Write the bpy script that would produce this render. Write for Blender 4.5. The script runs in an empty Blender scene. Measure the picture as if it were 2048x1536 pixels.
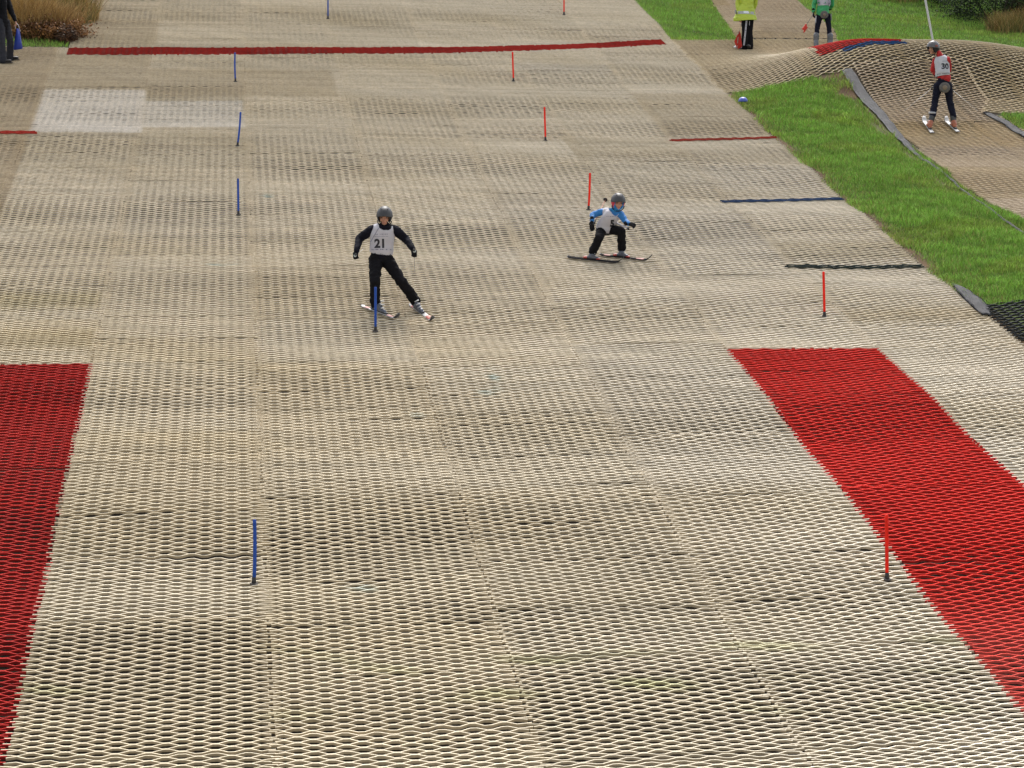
import bpy, bmesh, math, random
import numpy as np
from mathutils import Vector, Matrix, noise
from mathutils.bvhtree import BVHTree
random.seed(7); rng = np.random.default_rng(7)
S = bpy.context.scene; COL = S.collection

# ------------------------------------------------------------------ camera
FPX = 4200.; CAMZ = 7.45; YAW = math.radians(8.1); PIT = math.radians(5.5)
FW = np.array([math.sin(YAW)*math.cos(PIT), math.cos(YAW)*math.cos(PIT), -math.sin(PIT)])
RT = np.array([math.cos(YAW), -math.sin(YAW), 0.]); UP = np.cross(RT, FW); CP = np.array([0, 0, CAMZ])
cam = bpy.data.cameras.new('camera'); co = bpy.data.objects.new('camera', cam); COL.objects.link(co)
co.location = CP; co.rotation_euler = (math.pi/2-PIT, 0, -YAW)
cam.sensor_width = 36; cam.lens = FPX/2048*36; cam.clip_end = 2000; cam.clip_start = .1
S.camera = co

# ------------------------------------------------------------------ world, sun, exposure (bright overcast)
SUN_EL, SUN_AZ = 58, 12
w = bpy.data.worlds.new('World'); S.world = w; w.use_nodes = True
nt = w.node_tree; bg = nt.nodes['Background']
sky = nt.nodes.new('ShaderNodeTexSky'); sky.sky_type = 'NISHITA'; sky.sun_disc = False
sky.sun_elevation = math.radians(SUN_EL); sky.sun_rotation = math.radians(SUN_AZ)
sky.dust_density = 3; sky.air_density = 1
hs = nt.nodes.new('ShaderNodeHueSaturation'); hs.inputs['Saturation'].default_value = .25
nt.links.new(sky.outputs[0], hs.inputs['Color']); nt.links.new(hs.outputs[0], bg.inputs[0])
bg.inputs[1].default_value = .13
sl = bpy.data.lights.new('sun', 'SUN'); so = bpy.data.objects.new('sun', sl); COL.objects.link(so)
sl.energy = 1.4; sl.angle = math.radians(18); sl.color = (1, .95, .88)
az = math.radians(SUN_AZ); el = math.radians(SUN_EL)
sd = Vector((math.sin(az)*math.cos(el), math.cos(az)*math.cos(el), math.sin(el)))
so.rotation_euler = sd.to_track_quat('Z', 'Y').to_euler()
S.view_settings.view_transform = 'Standard'; S.view_settings.look = 'None'
S.view_settings.exposure = 1.52; S.view_settings.gamma = 1
S.render.engine = 'CYCLES'
S.cycles.max_bounces = 6; S.cycles.diffuse_bounces = 3

# ------------------------------------------------------------------ terrain
def sst(a, b, x):
    t = np.clip((x-a)/(b-a), 0, 1); return t*t*(3-2*t)
_w = np.random.default_rng(3)
_WV = [(_w.uniform(.5, 1.2), _w.uniform(1.0, 3.6), _w.uniform(0, 6.28), _w.uniform(.5, 1)) for _ in range(14)]
def und(X, Y):
    s = 0
    for a, b, p, m in _WV: s = s+m*np.sin(a*X+b*Y+p)*np.sin(.37*b*X-.3*a*Y+2*p)
    return s/5
def hump(X, Y):
    hy = np.where(Y > 42.1, np.exp(-((Y-42.1)/1.5)**2), np.exp(-((Y-42.1)/1.9)**2))
    return .80*hy*sst(10.0, 13.5, X)*(1-.5*sst(15.2, 18.8, X))
def H(X, Y):
    X = np.asarray(X, float); Y = np.asarray(Y, float)
    z = Y*math.tan(math.radians(12.05))+0.0016*np.clip(Y-24, 0, 40)**2
    z = z+.016*und(X, Y)+.020*np.sin(1.55*Y+.25*X+1.0)+.009*np.sin(2.9*Y-.35*X)
    z = z+.5*(1-np.exp(-np.clip(16.1-Y, 0, 9)**2/9))
    z = z+hump(X, Y)
    z = z+.10*sst(10.2, 11.2, X)*sst(12.6, 11.6, X)*sst(41, 39.5, Y)       # crown of the grass strip
    z = z+.35*sst(-3.2, -6, X)*sst(44, 46, Y)
    flat = 12*math.tan(math.radians(12.05))
    return np.where(Y < 12, flat+(Y-12)*.05*np.exp(-np.abs(Y-12)/8), z)
def normal(X, Y):
    e = .08
    gx = (H(X+e, Y)-H(X-e, Y))/(2*e); gy = (H(X, Y+e)-H(X, Y-e))/(2*e)
    n = np.stack([-gx, -gy, np.ones_like(gx)], -1)
    return n/np.linalg.norm(n, axis=-1, keepdims=True)
def unproj(px, py, d):
    return Vector(CP+d*(FW+RT*(px-1024)/FPX-UP*(py-768)/FPX))
def ray(px, py, off=0.):
    v = FW+RT*(px-1024)/FPX-UP*(py-768)/FPX
    a, d = 9., 10.
    while d < 140:
        p = CP+d*v
        if p[2] < H(p[0], p[1])+off: break
        a = d; d += .1
    b = d
    for _ in range(24):
        m = (a+b)/2; p = CP+m*v
        if p[2] < H(p[0], p[1])+off: b = m
        else: a = m
    return Vector(p), b
def proj(P):
    q = P-CP; d = q@FW
    return 1024+FPX*(q@RT)/d, 768-FPX*(q@UP)/d, d

# ------------------------------------------------------------------ helpers
def tag(o, label=None, cat=None, group=None, kind=None):
    if label: o['label'] = label
    if cat: o['category'] = cat
    if group: o['group'] = group
    if kind: o['kind'] = kind
    return o
def empty(name, loc, label=None, cat=None, group=None):
    o = bpy.data.objects.new(name, None); COL.objects.link(o); o.location = loc; o.empty_display_size = .1
    return tag(o, label, cat, group)
def link_mesh(name, me, mat, parent=None, world=True, smooth=False):
    """mesh data given in world coordinates; made local to its parent's place"""
    o = bpy.data.objects.new(name, me); COL.objects.link(o)
    if mat is not None: me.materials.append(mat)
    if smooth: me.shade_smooth()
    if parent is not None:
        root = parent
        off = Vector((0, 0, 0))
        while root is not None: off += Vector(root.location); root = root.parent
        o.parent = parent
        if world: me.transform(Matrix.Translation(-off))
    return o
def anchor(o):
    """put the origin of a single-mesh thing at the bottom centre of its mesh"""
    me = o.data; n = len(me.vertices); c = np.empty(n*3); me.vertices.foreach_get('co', c); c = c.reshape(-1, 3)
    p = Vector(((c[:, 0].min()+c[:, 0].max())/2, (c[:, 1].min()+c[:, 1].max())/2, c[:, 2].min()))
    me.transform(Matrix.Translation(-p)); o.location = p; return o
def np_mesh(name, V, F4=None, F3=None, attr=None):
    me = bpy.data.meshes.new(name)
    F4 = np.zeros((0, 4), int) if F4 is None else F4; F3 = np.zeros((0, 3), int) if F3 is None else F3
    idx = np.concatenate([F4.ravel(), F3.ravel()]).astype(np.int32)
    tot = np.concatenate([np.full(len(F4), 4), np.full(len(F3), 3)]).astype(np.int32)
    st = np.concatenate([[0], np.cumsum(tot)[:-1]]).astype(np.int32)
    me.vertices.add(len(V)); me.vertices.foreach_set('co', np.ascontiguousarray(V, np.float32).ravel())
    me.loops.add(len(idx)); me.loops.foreach_set('vertex_index', idx)
    me.polygons.add(len(tot)); me.polygons.foreach_set('loop_start', st)
    if attr is not None:
        a = me.attributes.new('col', 'FLOAT_COLOR', 'POINT')
        c = np.ones((len(V), 4), np.float32); c[:, :3] = attr; a.data.foreach_set('color', c.ravel())
    me.update(calc_edges=True); me.validate()
    return me
def mat(name, col, rough=.6, metal=0, bump=0, bscale=60, var=0, vscale=8, sheen=0, attr=False, spec=.5, trans=0):
    m = bpy.data.materials.new(name); m.use_nodes = True; t = m.node_tree; b = t.nodes['Principled BSDF']
    b.inputs['Roughness'].default_value = rough; b.inputs['Metallic'].default_value = metal
    b.inputs['Specular IOR Level'].default_value = spec
    if sheen: b.inputs['Sheen Weight'].default_value = sheen
    src = None
    if attr:
        a = t.nodes.new('ShaderNodeAttribute'); a.attribute_name = 'col'; src = a.outputs['Color']
    else:
        r = t.nodes.new('ShaderNodeRGB'); r.outputs[0].default_value = (*[q*.70 for q in col], 1); src = r.outputs[0]
    tc = t.nodes.new('ShaderNodeTexCoord')
    if var:
        n = t.nodes.new('ShaderNodeTexNoise'); n.inputs['Scale'].default_value = vscale; n.inputs['Detail'].default_value = 5
        t.links.new(tc.outputs['Object'], n.inputs['Vector'])
        mr = t.nodes.new('ShaderNodeMapRange'); mr.inputs[1].default_value = .3; mr.inputs[2].default_value = .7
        mr.inputs[3].default_value = 1-var; mr.inputs[4].default_value = 1+var
        t.links.new(n.outputs[0], mr.inputs[0])
        mx = t.nodes.new('ShaderNodeVectorMath'); mx.operation = 'SCALE'
        t.links.new(src, mx.inputs[0]); t.links.new(mr.outputs[0], mx.inputs['Scale']); src = mx.outputs[0]
    t.links.new(src, b.inputs['Base Color'])
    if bump:
        n = t.nodes.new('ShaderNodeTexNoise'); n.inputs['Scale'].default_value = bscale; n.inputs['Detail'].default_value = 4
        t.links.new(tc.outputs['Object'], n.inputs['Vector'])
        bp = t.nodes.new('ShaderNodeBump'); bp.inputs['Strength'].default_value = bump; bp.inputs['Distance'].default_value = .01
        t.links.new(n.outputs[0], bp.inputs['Height']); t.links.new(bp.outputs[0], b.inputs['Normal'])
    return m
M = dict(
    bristle=mat('bristle', None, .75, attr=True, var=.13, vscale=25, spec=.25),
    ground=mat('ground', None, .95, attr=True, var=.35, vscale=3, bump=.6, bscale=25, spec=.1),
    blade=mat('blade', None, .7, attr=True, spec=.2),
    skin=mat('skin', (.48, .25, .17), .55, var=.08, vscale=25, spec=.35),
    navy=mat('navy_cloth', (.0055, .0055, .012), .9, bump=.5, bscale=70, spec=.15, var=.3),
    black=mat('black_cloth', (.005, .0045, .006), .9, bump=.5, bscale=60, spec=.15, var=.3),
    bib=mat('bib_cloth', (.50, .49, .535), .75, bump=.5, bscale=35, var=.05, vscale=14),
    ink=mat('ink', (.012, .012, .02), .7), greyink=mat('grey_ink', (.20, .20, .26), .7),
    helmet=mat('helmet_shell', (.022, .023, .026), .5, var=.15, vscale=30),
    helmetg=mat('grey_helmet_shell', (.09, .085, .09), .4, var=.15, vscale=30),
    pad=mat('black_padding', (.012, .012, .014), .9), blueknit=mat('blue_fleece', (.01, .20, .50), .9, bump=.4, bscale=90),
    redknit=mat('red_lining', (.55, .03, .05), .8),
    bluejkt=mat('blue_jacket', (.008, .16, .46), .7, bump=.4, bscale=50, var=.1),
    redjkt=mat('red_jacket', (.45, .006, .008), .75, bump=.4, bscale=50, var=.1),
    glove=mat('glove', (.005, .005, .007), .85, spec=.2, bump=.4), gpatch=mat('glove_patch', (.42, .48, .47), .6),
    navytr=mat('navy_trousers', (.007, .008, .020), .85, bump=.5, bscale=60, spec=.15, var=.3),
    bootg=mat('grey_boot_shell', (.07, .08, .11), .35, var=.2, vscale=30), bootr=mat('red_boot_shell', (.42, .03, .02), .35),
    boots=mat('silver_boot_shell', (.11, .115, .125), .35, var=.25, vscale=30), bootb=mat('black_boot_shell', (.02, .02, .022), .35),
    booto=mat('orange_boot_shell', (.34, .09, .03), .4, var=.2, vscale=30),
    buckle=mat('buckle', (.35, .36, .37), .4, metal=.5),
    skiw=mat('white_ski_top', (.50, .49, .48), .6, var=.06), skio=mat('orange_ski_panel', (.42, .07, .04), .4), skib=mat('black_ski_top', (.008, .007, .008), .8, spec=.05),
    skie=mat('ski_edge', (.05, .05, .055), .5),
    alum=mat('pole_shaft', (.45, .44, .42), .4, metal=.4), grip=mat('grip', (.015, .015, .015), .6),
    whiteshaft=mat('white_lift_pole', (.50, .48, .45), .35), redshaft=mat('red_shaft', (.42, .10, .05), .4),
    gblue=mat('blue_gate_plastic', (.016, .070, .34), .6, spec=.2, var=.12, vscale=10), gred=mat('red_gate_plastic', (.80, .020, .006), .6, spec=.15, var=.12, vscale=10),
    rubber=mat('black_rubber', (.014, .012, .013), .7), plate=mat('gate_plate', (.10, .09, .085), .9, spec=.1, var=.3, vscale=40),
    disc=mat('lift_disc_rubber', (.085, .075, .065), .6, var=.3, vscale=30), disc2=mat('lift_disc_centre', (.19, .14, .09), .6),
    hiviz=mat('hi_vis_yellow', (.42, .53, .04), .6, bump=.5, bscale=30, var=.08), refl=mat('reflective_band', (.36, .38, .38), .35, var=.15, vscale=30),
    reflw=mat('bright_reflective_patch', (.72, .76, .80), .3),
    green=mat('green_jacket', (.03, .33, .11), .7, bump=.5, bscale=40, var=.08),
    flag=mat('orange_red_flag', (.58, .03, .012), .7, bump=.3, bscale=40), stick=mat('flag_stick', (.30, .28, .24), .6),
    jeans=mat('dark_jeans', (.005, .006, .014), .85, bump=.5, bscale=90, var=.3, vscale=12), jacketd=mat('dark_jacket', (.006, .006, .008), .9, bump=.5, bscale=50, var=.3, spec=.15),
    bluebag=mat('blue_bag', (.005, .03, .30), .6, var=.1), shoe=mat('dark_shoe', (.012, .010, .010), .5), shoew=mat('white_shoe', (.6, .62, .66), .5),
    stripe=mat('pale_stripe', (.42, .42, .46), .7), dome=mat('blue_dome_plastic', (.05, .09, .42), .4, var=.08, vscale=20),
    edging=mat('grey_rubber_edging', (.075, .074, .082), .75, bump=.8, bscale=14, var=.25, vscale=5),
    hair=mat('hair', (.06, .035, .02), .8), eye=mat('eye', (.02, .015, .012), .3), lip=mat('lip', (.42, .13, .11), .5),
    bark=mat('bark', (.06, .045, .035), .9, bump=.8, bscale=30), decal=mat('orange_decal', (.25, .05, .03), .6), yellow=mat('yellow_strap', (.62, .60, .06), .6),
)

# ------------------------------------------------------------------ where is what on the ground (metres)
XE = 10.1                                       # right edge of the piste
CW = 1.935                                      # width of one roll of matting
def _edge(px):
    q = sorted([(ray(*p)[0].y, ray(*p)[0].x) for p in px]); return np.array([a for a, b in q]), np.array([b for a, b in q])
_tl = _edge([(2120, 500), (2048, 440), (1985, 412), (1912, 362), (1850, 312), (1800, 268), (1765, 228), (1735, 185), (1712, 140)])
_tl2 = _edge([(1480, 86), (1462, 62), (1440, 30), (1420, 0), (1390, -50)])
_tr = _edge([(1975, 200), (1968, 224), (2005, 236), (2048, 262), (2120, 300), (2200, 350)])
_tr2 = _edge([(1692, 88), (1672, 66), (1640, 38), (1600, 6), (1560, -30)])
def track_left(Y): return np.where(Y < 43.5, np.interp(Y, *_tl), np.interp(Y, *_tl2))
def track_right(Y): return np.where(Y < 43.5, np.interp(Y, *_tr), np.interp(Y, *_tr2))
def cross_right(Y): return np.interp(Y, [39.5, 41.5, 42.6, 44.5], [19.5, 18.6, 17.6, 16.6])
def on_matting(X, Y):
    main = (X < XE) & (Y < 90)
    main &= ~((X < -2.9) & (Y > 44.6)) & ~((X < -14))
    cross = (Y > 41.0) & (Y < 45.9) & (X >= XE) & (X < cross_right(Y))
    cross &= (Y < 44.2) | (X < track_right(Y))
    cross = cross | ((X > 14) & (Y > 38.9) & (Y < 41.2) & (X < 19))
    track = (X > track_left(Y)) & (X < track_right(Y))
    return main | cross | track
def line_red(X):  return np.interp(X, [-2.9, 0, 5, 7.4, 9.9], [44.25, 44.28, 44.5, 45.0, 45.7])

# ground sheet ------------------------------------------------------
def axis(a, b, s, far):
    core = np.arange(a, b+1e-6, s); k = np.cumsum(s*1.35**np.arange(1, 30)); k = k[k < far]
    return np.concatenate([a-k[::-1], core, b+k])
gx = axis(-9, 24, .16, 700); gy = axis(10, 60, .16, 900)
GX, GY = np.meshgrid(gx, gy); GZ = H(GX, np.minimum(GY, 70))
V = np.stack([GX, GY, GZ], -1).reshape(-1, 3); nx, ny = len(gx), len(gy)
i = np.arange(ny-1)[:, None]*nx+np.arange(nx-1)[None]; F = np.stack([i, i+1, i+1+nx, i+nx], -1).reshape(-1, 4)
X, Y = V[:, 0], V[:, 1]
inside = on_matting(X, Y) & (X > -14)
grasscol = np.array([.055, .085, .024]); soil = np.array([.026, .021, .015]); earth = np.array([.070, .043, .024])
nn = und(X*2.1, Y*1.3)
k = np.clip(.5+.5*nn, 0, 1)[:, None]
gc = grasscol*(.7+.6*k)
# bare earth along the seam between turf and matting and below the raised end of the crossing
edge = np.exp(-np.abs(X-XE-.10)/.13)*(Y < 41) + .8*np.exp(-np.abs(X-(track_left(Y)-.25))/.15)*(Y < 41) + (np.exp(-np.abs(Y-40.8)/.3))*(X > 11.6)*(X < 13.6)
hx, hy_ = ray(1688, 188)[0][:2]; edge = edge+1.2*np.exp(-((X-hx)**2/.09+(Y-hy_)**2/.05))
e = np.clip(edge*(.7+.6*k[:, 0]), 0, 1)[:, None]
gc = gc*(1-e)+earth*e
dry = (sst(-2.7, -3.4, X)*sst(44.2, 45, Y))[:, None]; gc = gc*(1-dry*.6)+np.array([.10, .065, .03])*dry*.6
moss = np.clip(und(X*3+5, Y*2.3)*1.4-.75, 0, 1)[:, None]*sst(24, 15, Y)[:, None]
sc = soil*(1-moss*.8)+np.array([.06, .08, .018])*moss*.8
gcol = np.where(inside[:, None], sc, gc)
ground = link_mesh('ground', np_mesh('ground', V, F, attr=gcol), M['ground'], smooth=True); tag(ground, kind='structure')

# ------------------------------------------------------------------ brush matting: honeycomb of bristle strips
P = .12; R = .10
def rectin(X, Y, a, b, c, d): return (X > a) & (X < b) & (Y > c) & (Y < d)
def category(X, Y, ci):
    """which coloured mat a point of matting belongs to"""
    c = np.zeros(X.shape, int)
    if ci >= 6: c[Y < 24.82] = 1
    if ci == 1: c[Y < 25.2] = 2
    c[(np.abs(Y-line_red(X)) < .30) & (X > -2.9) & (X < 9.9)] = 3
    return c
CREAM = np.array([.68, .60, .46]); WHITE = np.array([.80, .755, .67]); TAN = np.array([.60, .50, .34]); OCHRE = np.array([.62, .51, .30])
PATCH = [  # x0,x1,y0,y1, colour, strength : rolls that are newer, dirtier or more weathered than the rest
    (-3.1, -1.2, 37.35, 40.75, (.93, .90, .87), 1), (-1.2, .6, 37.9, 39.95, (.91, .88, .84), .95), (-3.1, .6, 35, 37.35, (.60, .54, .42), .5),
    (6.2, 8.15, 42.6, 43.3, (.74, .71, .66), .8), (8.17, 10.2, 33.6, 35.2, (.74, .70, .64), .8), (6.2, 8.17, 33.8, 35.6, (.70, .66, .58), .6),
    (8.17, 10.2, 26.25, 26.85, (.58, .47, .28), .7), (8.17, 10.2, 29.4, 30.4, (.50, .42, .25), .55), (-9, -1.45, 27.3, 28.0, (.47, .40, .20), .7),
    (-9, -1.45, 25.5, 26.3, (.45, .36, .19), .7), (6.2, 8.17, 30.3, 32.2, (.70, .66, .60), .7), (8.17, 10.2, 35.3, 36.6, (.62, .56, .46), .5),
    (4.3, 6.2, 31.5, 33.2, (.68, .63, .55), .6), (-1.2, 2.4, 40.3, 42.8, (.48, .38, .23), .5), (-3.1, -1.2, 40.75, 44, (.46, .37, .24), .6),
    (-3.1, -1.1, 44.7, 47.5, (.46, .36, .21), .5), (8.17, 10.2, 37.5, 40.8, (.52, .44, .31), .6), (6.2, 8.17, 35.6, 37.2, (.52, .45, .32), .6),
    (-9, -3.1, 28.5, 46, (.48, .38, .25), .8), (4.3, 6.2, 20.5, 24.5, (.66, .61, .53), .6), (2.4, 4.3, 14, 19, (.62, .57, .48), .4), (4.3, 6.235, 14, 18, (.62, .57, .47), .4)]
def tint(X, Y, blk):
    """blk: per-roll random triple"""
    c = CREAM*(1+.10*(blk[0]-.5))
    c = c*(1-.22*blk[1])+(WHITE if blk[2] > .5 else TAN)*.22*blk[1]
    C = np.broadcast_to(c, X.shape+(3,)).copy()
    side = sst(0, 8, X)[..., None]*.62
    C = C*(1-side)+WHITE*side
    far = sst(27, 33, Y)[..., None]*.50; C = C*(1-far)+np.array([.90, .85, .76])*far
    n1 = np.clip(und(X*.9+3, Y*.8)*.9, 0, 1)[..., None]; C = C*(1-.35*n1)+OCHRE*.35*n1
    for a, b, c0, d, col, s in PATCH:
        k = (sst(a-.03, a+.03, X)*sst(b+.03, b-.03, X)*sst(c0-(.05 if s >= .9 else .22), c0+(.05 if s >= .9 else .22), Y)*sst(d+(.05 if s >= .9 else .22), d-(.05 if s >= .9 else .22), Y))[..., None]*(s if s >= .9 else s*.62)
        C = C*(1-k)+np.array(col)*k
    nr = (sst(25, 16, Y)*sst(7.5, 3.5, X))[..., None]*.42; C = C*(1-nr)+np.array([.47, .41, .29])*nr
    C = C*(1+.10*np.clip(und(X*3.3, Y*2.9+7), -1, 1)+.07*np.clip(und(X*.7, Y*7.), -1, 1))[..., None]
    # rubbed-in blue wax marks and green algae (their own shapes)
    for x, y, rx, ry in [(1.25, 18.2, .13, .07), (3.22, 24.1, .05, .35), (3.08, 23.6, .09, .10), (2.2, 22.9, .08, .07), (.85, 33.0, .07, .14), (.1, 29.2, .22, .06)]:
        k = np.exp(-((X-x)/rx)**2-((Y-y)/ry)**2)[..., None]*.6*np.clip(.5+und(X*9, Y*7), 0, 1)[..., None]; C = C*(1-k)+np.array([.24, .50, .56])*k
    g = np.clip(und(X*2.6+1, Y*3.3+4)*1.5-.35, 0, 1)*sst(17.8, 16.4, Y)*sst(14.6, 15.4, Y)
    g = (g*.38)[..., None]; C = C*(1-g)+np.array([.40, .48, .10])*g
    return C
acc = {}
def add_strips(cid, V, F, C):
    a = acc.setdefault(cid, [[], [], [], 0]); a[0].append(V); a[1].append(F+a[3]); a[2].append(C); a[3] += len(V)
def strip_profile(x, x0, x1, kk):
    """zigzag of one strip at across-positions x (strip index parity kk)"""
    t = x/P; n = np.round(t); f = t-n; s = np.where((n.astype(int)+kk) % 2 == 0, 1., -1.)
    a = .20
    v = np.where(np.abs(f) <= a, 1., 1-2*(np.abs(f)-a)/(1-2*a))
    v = s*v
    fade = np.clip((x-x0-.03)/.04, 0, 1)*np.clip((x1-.03-x)/.04, 0, 1)
    return v*fade
def make_block(xa, xb, ya, yb, cellseed, tintf, keep, hgt=.0235, shear=0., R_=R, jit=1.0, lift=.006, catf=None, wfac=1.0):
    r = np.random.default_rng(cellseed)
    n0, n1 = int(math.floor(xa/P))-1, int(math.ceil(xb/P))+1
    nodes = np.sort(np.concatenate([np.arange(n0, n1+1)*P-.20*P, np.arange(n0, n1+1)*P+.20*P]))
    nodes = nodes[(nodes > xa+.02) & (nodes < xb-.02)]; nodes = np.concatenate([[xa], nodes, [xb]])
    ns = max(2, int(round((yb-ya)/(R_/2)))); A = R_/4-.0062
    ks = np.arange(ns)
    v = np.stack([strip_profile(nodes, xa, xb, k) for k in (0, 1)])[ks % 2]          # ns x nn
    dy = (yb-ya-.012)/ns
    ph = r.uniform(-.3, .3)
    Yl = ya+dy*(ks[:, None]+.5)+A*v
    gaps = np.cumsum(np.where(r.uniform(0, 1, ns) < .035, r.uniform(.008, .022, ns), 0)); Yl = Yl+(gaps-np.linspace(0, gaps[-1], ns))[:, None]
    bow = .012*np.sin(nodes*3.1+ph*9)*jit+.010*np.sin(nodes*1.3+ya)
    Yl = Yl+bow[None]+r.normal(0, .0018*jit, (ns, 1))+r.normal(0, .0010*jit, (ns, len(nodes)))
    ex = np.where(ks[:, None] % 2 == 0, .026, -.014)+r.normal(0, .006, (ns, 1)); ey = np.where(ks[:, None] % 2 == 1, .026, -.014)+r.normal(0, .006, (ns, 1)); Xl = np.broadcast_to(nodes, Yl.shape).copy()+r.normal(0, .002, Yl.shape)
    Xl[:, :1] -= ey; Xl[:, -1:] += ex
    Xw = Xl+shear*.0105*(Yl-18)*(XE-Xl)/9.65; Yw = Yl
    sl_ = np.gradient(Yl, axis=1)/np.maximum(np.gradient(Xl, axis=1), 1e-4); L = np.sqrt(1+sl_**2)
    nxv, nyv = -sl_/L, 1/L
    z0 = H(Xw, Yw)+lift; N = normal(Xw, Yw)
    h = hgt*(1-.24*sst(24, 31, Yw))*(1+r.normal(0, .03, Yw.shape)+.12*math.sin(cellseed)); splay = r.normal(0, .0006, Yw.shape)
    prof = [(-.0044, 0), (-.0056, .86), (-.0048, 1.0), (.0048, 1.0), (.0056, .86), (.0044, 0)]
    VV = []
    for o, hh in prof:
        o = o*wfac+splay*hh
        VV.append(np.stack([Xw+nxv*o+N[..., 0]*h*hh, Yw+nyv*o+N[..., 1]*h*hh, z0+N[..., 2]*h*hh], -1))
    VV = np.stack(VV, 2)                                                            # ns,nn,6,3
    nn_ = len(nodes)
    xm = (Xw[:, 1:]+Xw[:, :-1])/2; ym = (Yw[:, 1:]+Yw[:, :-1])/2
    kp = keep(xm, ym)
    pm = np.stack([xm, ym, H(xm, ym)], -1); px, py, dd = proj(pm)
    mg = 5200/dd
    kp = kp & (px > -mg) & (px < 2048+mg) & (py < 1536+mg*.7)
    if not kp.any(): return
    cats = catf(xm, ym) if catf is not None else np.zeros(xm.shape, int)
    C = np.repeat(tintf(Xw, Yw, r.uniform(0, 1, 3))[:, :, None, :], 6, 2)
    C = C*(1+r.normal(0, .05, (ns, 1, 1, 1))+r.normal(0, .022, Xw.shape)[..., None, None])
    C = C*np.array([.58, .58, 1.15, 1.15, .58, .58])[None, None, :, None]*np.where(np.array([1, 1, 0, 0, 1, 1])[:, None], np.array([1., .90, .74]), 1.)   # cell-wall shade painted into the bristle flanks, tips painted brighter as if sky-lit
    base = (np.arange(ns)[:, None]*nn_+np.arange(nn_-1)[None])*6
    for cid in np.unique(cats[kp]):
        b = base[(cats == cid) & kp]
        F = np.concatenate([np.stack([b+q, b+6+q, b+7+q, b+1+q], -1) for q in range(5)])
        u, inv = np.unique(F, return_inverse=True)
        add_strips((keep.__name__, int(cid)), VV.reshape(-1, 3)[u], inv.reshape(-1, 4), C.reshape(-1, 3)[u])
def piste(X, Y):
    return (X < XE+.02) & ~((X < -2.9) & (Y > 44.55)) & (X > -9)
def crossing(X, Y):
    q = (Y > 40.95+.2*np.clip(X-13.2, 0, 1)) & (X > XE-.05)
    q &= (Y < 46.0) & (X < cross_right(Y)) & ((Y < 44.3) | (X < track_right(Y)))
    r_ = (X > track_right(Y)-.05) & (Y > 38.95) & (Y < 41.3) & (X < 19)
    return q | r_
def track(X, Y):
    return (X > track_left(Y)) & (X < track_right(Y)) & ((Y > 46.1) | (Y < 41.15)) & (Y > 24)
seed = 10
for ci in range(7+1):
    xb = XE-ci*CW; xa = xb-CW
    if ci == 7: xa = xb-3.4
    y = 12.6+random.uniform(0, .9)
    while y < 57:
        Lb = random.choice([.98, .98, 1.45, 1.95]); brk = 24.82 if ci >= 6 else (25.2 if ci == 1 else 99)
        if y < brk < y+Lb+.3: Lb = brk-y
        seed += 1
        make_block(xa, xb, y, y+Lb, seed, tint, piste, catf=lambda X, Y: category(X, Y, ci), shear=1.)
        y += Lb+.002
def tint_track(X, Y, blk):
    C = np.array([.70, .60, .48])*(1+.12*(blk[0]-.5)); C = C*(1-.4*blk[1])+(np.array([.66, .58, .50]) if blk[2] > .4 else OCHRE)*.4*blk[1]
    C = np.broadcast_to(C, X.shape+(3,)).copy()
    k = (sst(36.4, 36.9, Y)*sst(38.6, 38.2, Y))[..., None]*.5; C = C*(1-k)+np.array([.66, .52, .30])*k
    return C
def tint_cross(X, Y, blk):
    C = np.array([.70, .61, .46])*(1+.10*(blk[0]-.5)); return np.broadcast_to(C, X.shape+(3,)).copy()
def cat_cross(X, Y):
    c = np.zeros(X.shape, int)
    q = (X > 12.3) & (X < 14.1)
    l_ = 42.08-.28*sst(13.6, 12.3, X)
    c[q & (Y > l_) & (Y < 42.9+.3*sst(14.6, 12.6, X))] = 1
    c[q & (X > 12.75) & (Y > l_-.22) & (Y <= l_)] = 2
    return c
for cx in range(-1, 3):
    y = 24.3
    while y < 57:
        Lb = random.choice([.98, 1.45, 1.95]); seed += 1
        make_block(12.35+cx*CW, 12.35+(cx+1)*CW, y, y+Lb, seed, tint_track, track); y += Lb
seed += 1
for cx in range(5):
    for yy, yl in ((38.6, 1.1), (39.7, 1.6), (41.3, 1.5), (42.8, 1.6), (44.4, 1.7)):
        seed += 1
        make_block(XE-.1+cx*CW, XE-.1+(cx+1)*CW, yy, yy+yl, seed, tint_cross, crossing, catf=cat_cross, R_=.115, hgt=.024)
def solid(colr, fade=None):
    def f(n, V, C):
        g = (C.mean(-1, keepdims=True)/.50)
        out = np.array(colr)*np.clip(g, .25, 1.5)**1.3
        if fade is not None:
            k = fade(V)[:, None]; out = out*(1-k)+np.array([.50, .16, .12])*k
        return out
    return f
PT = {
 ('piste', 0): ('ski_slope', None, None, 'structure', None),
 ('piste', 1): ('brush_mat', 'red brush mat running down the left edge of the slope', 'mat', None, solid((.36, .008, .003))),
 ('piste', 2): ('brush_mat', 'long red brush mat running down the right, beside the nearest red gate pole', 'mat', None, solid((.46, .011, .004), lambda V: .35*sst(18.6, 15.5, V[:, 1]))),
 ('piste', 3): ('brush_mat', 'narrow red mat strip stretched right across the upper slope', 'mat', None, solid((.33, .020, .012))),
 ('crossing', 0): ('path', None, None, 'structure', None),
 ('crossing', 1): ('brush_mat', 'red mat strip on top of the bump, below the green jacket skier', 'mat', None, solid((.46, .014, .010))),
 ('crossing', 2): ('brush_mat', 'blue mat strip on top of the bump, along the near side of a red one', 'mat', None, solid((.02, .085, .24))),
 ('track', 0): ('lift_track', None, None, 'structure', None)}
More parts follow.
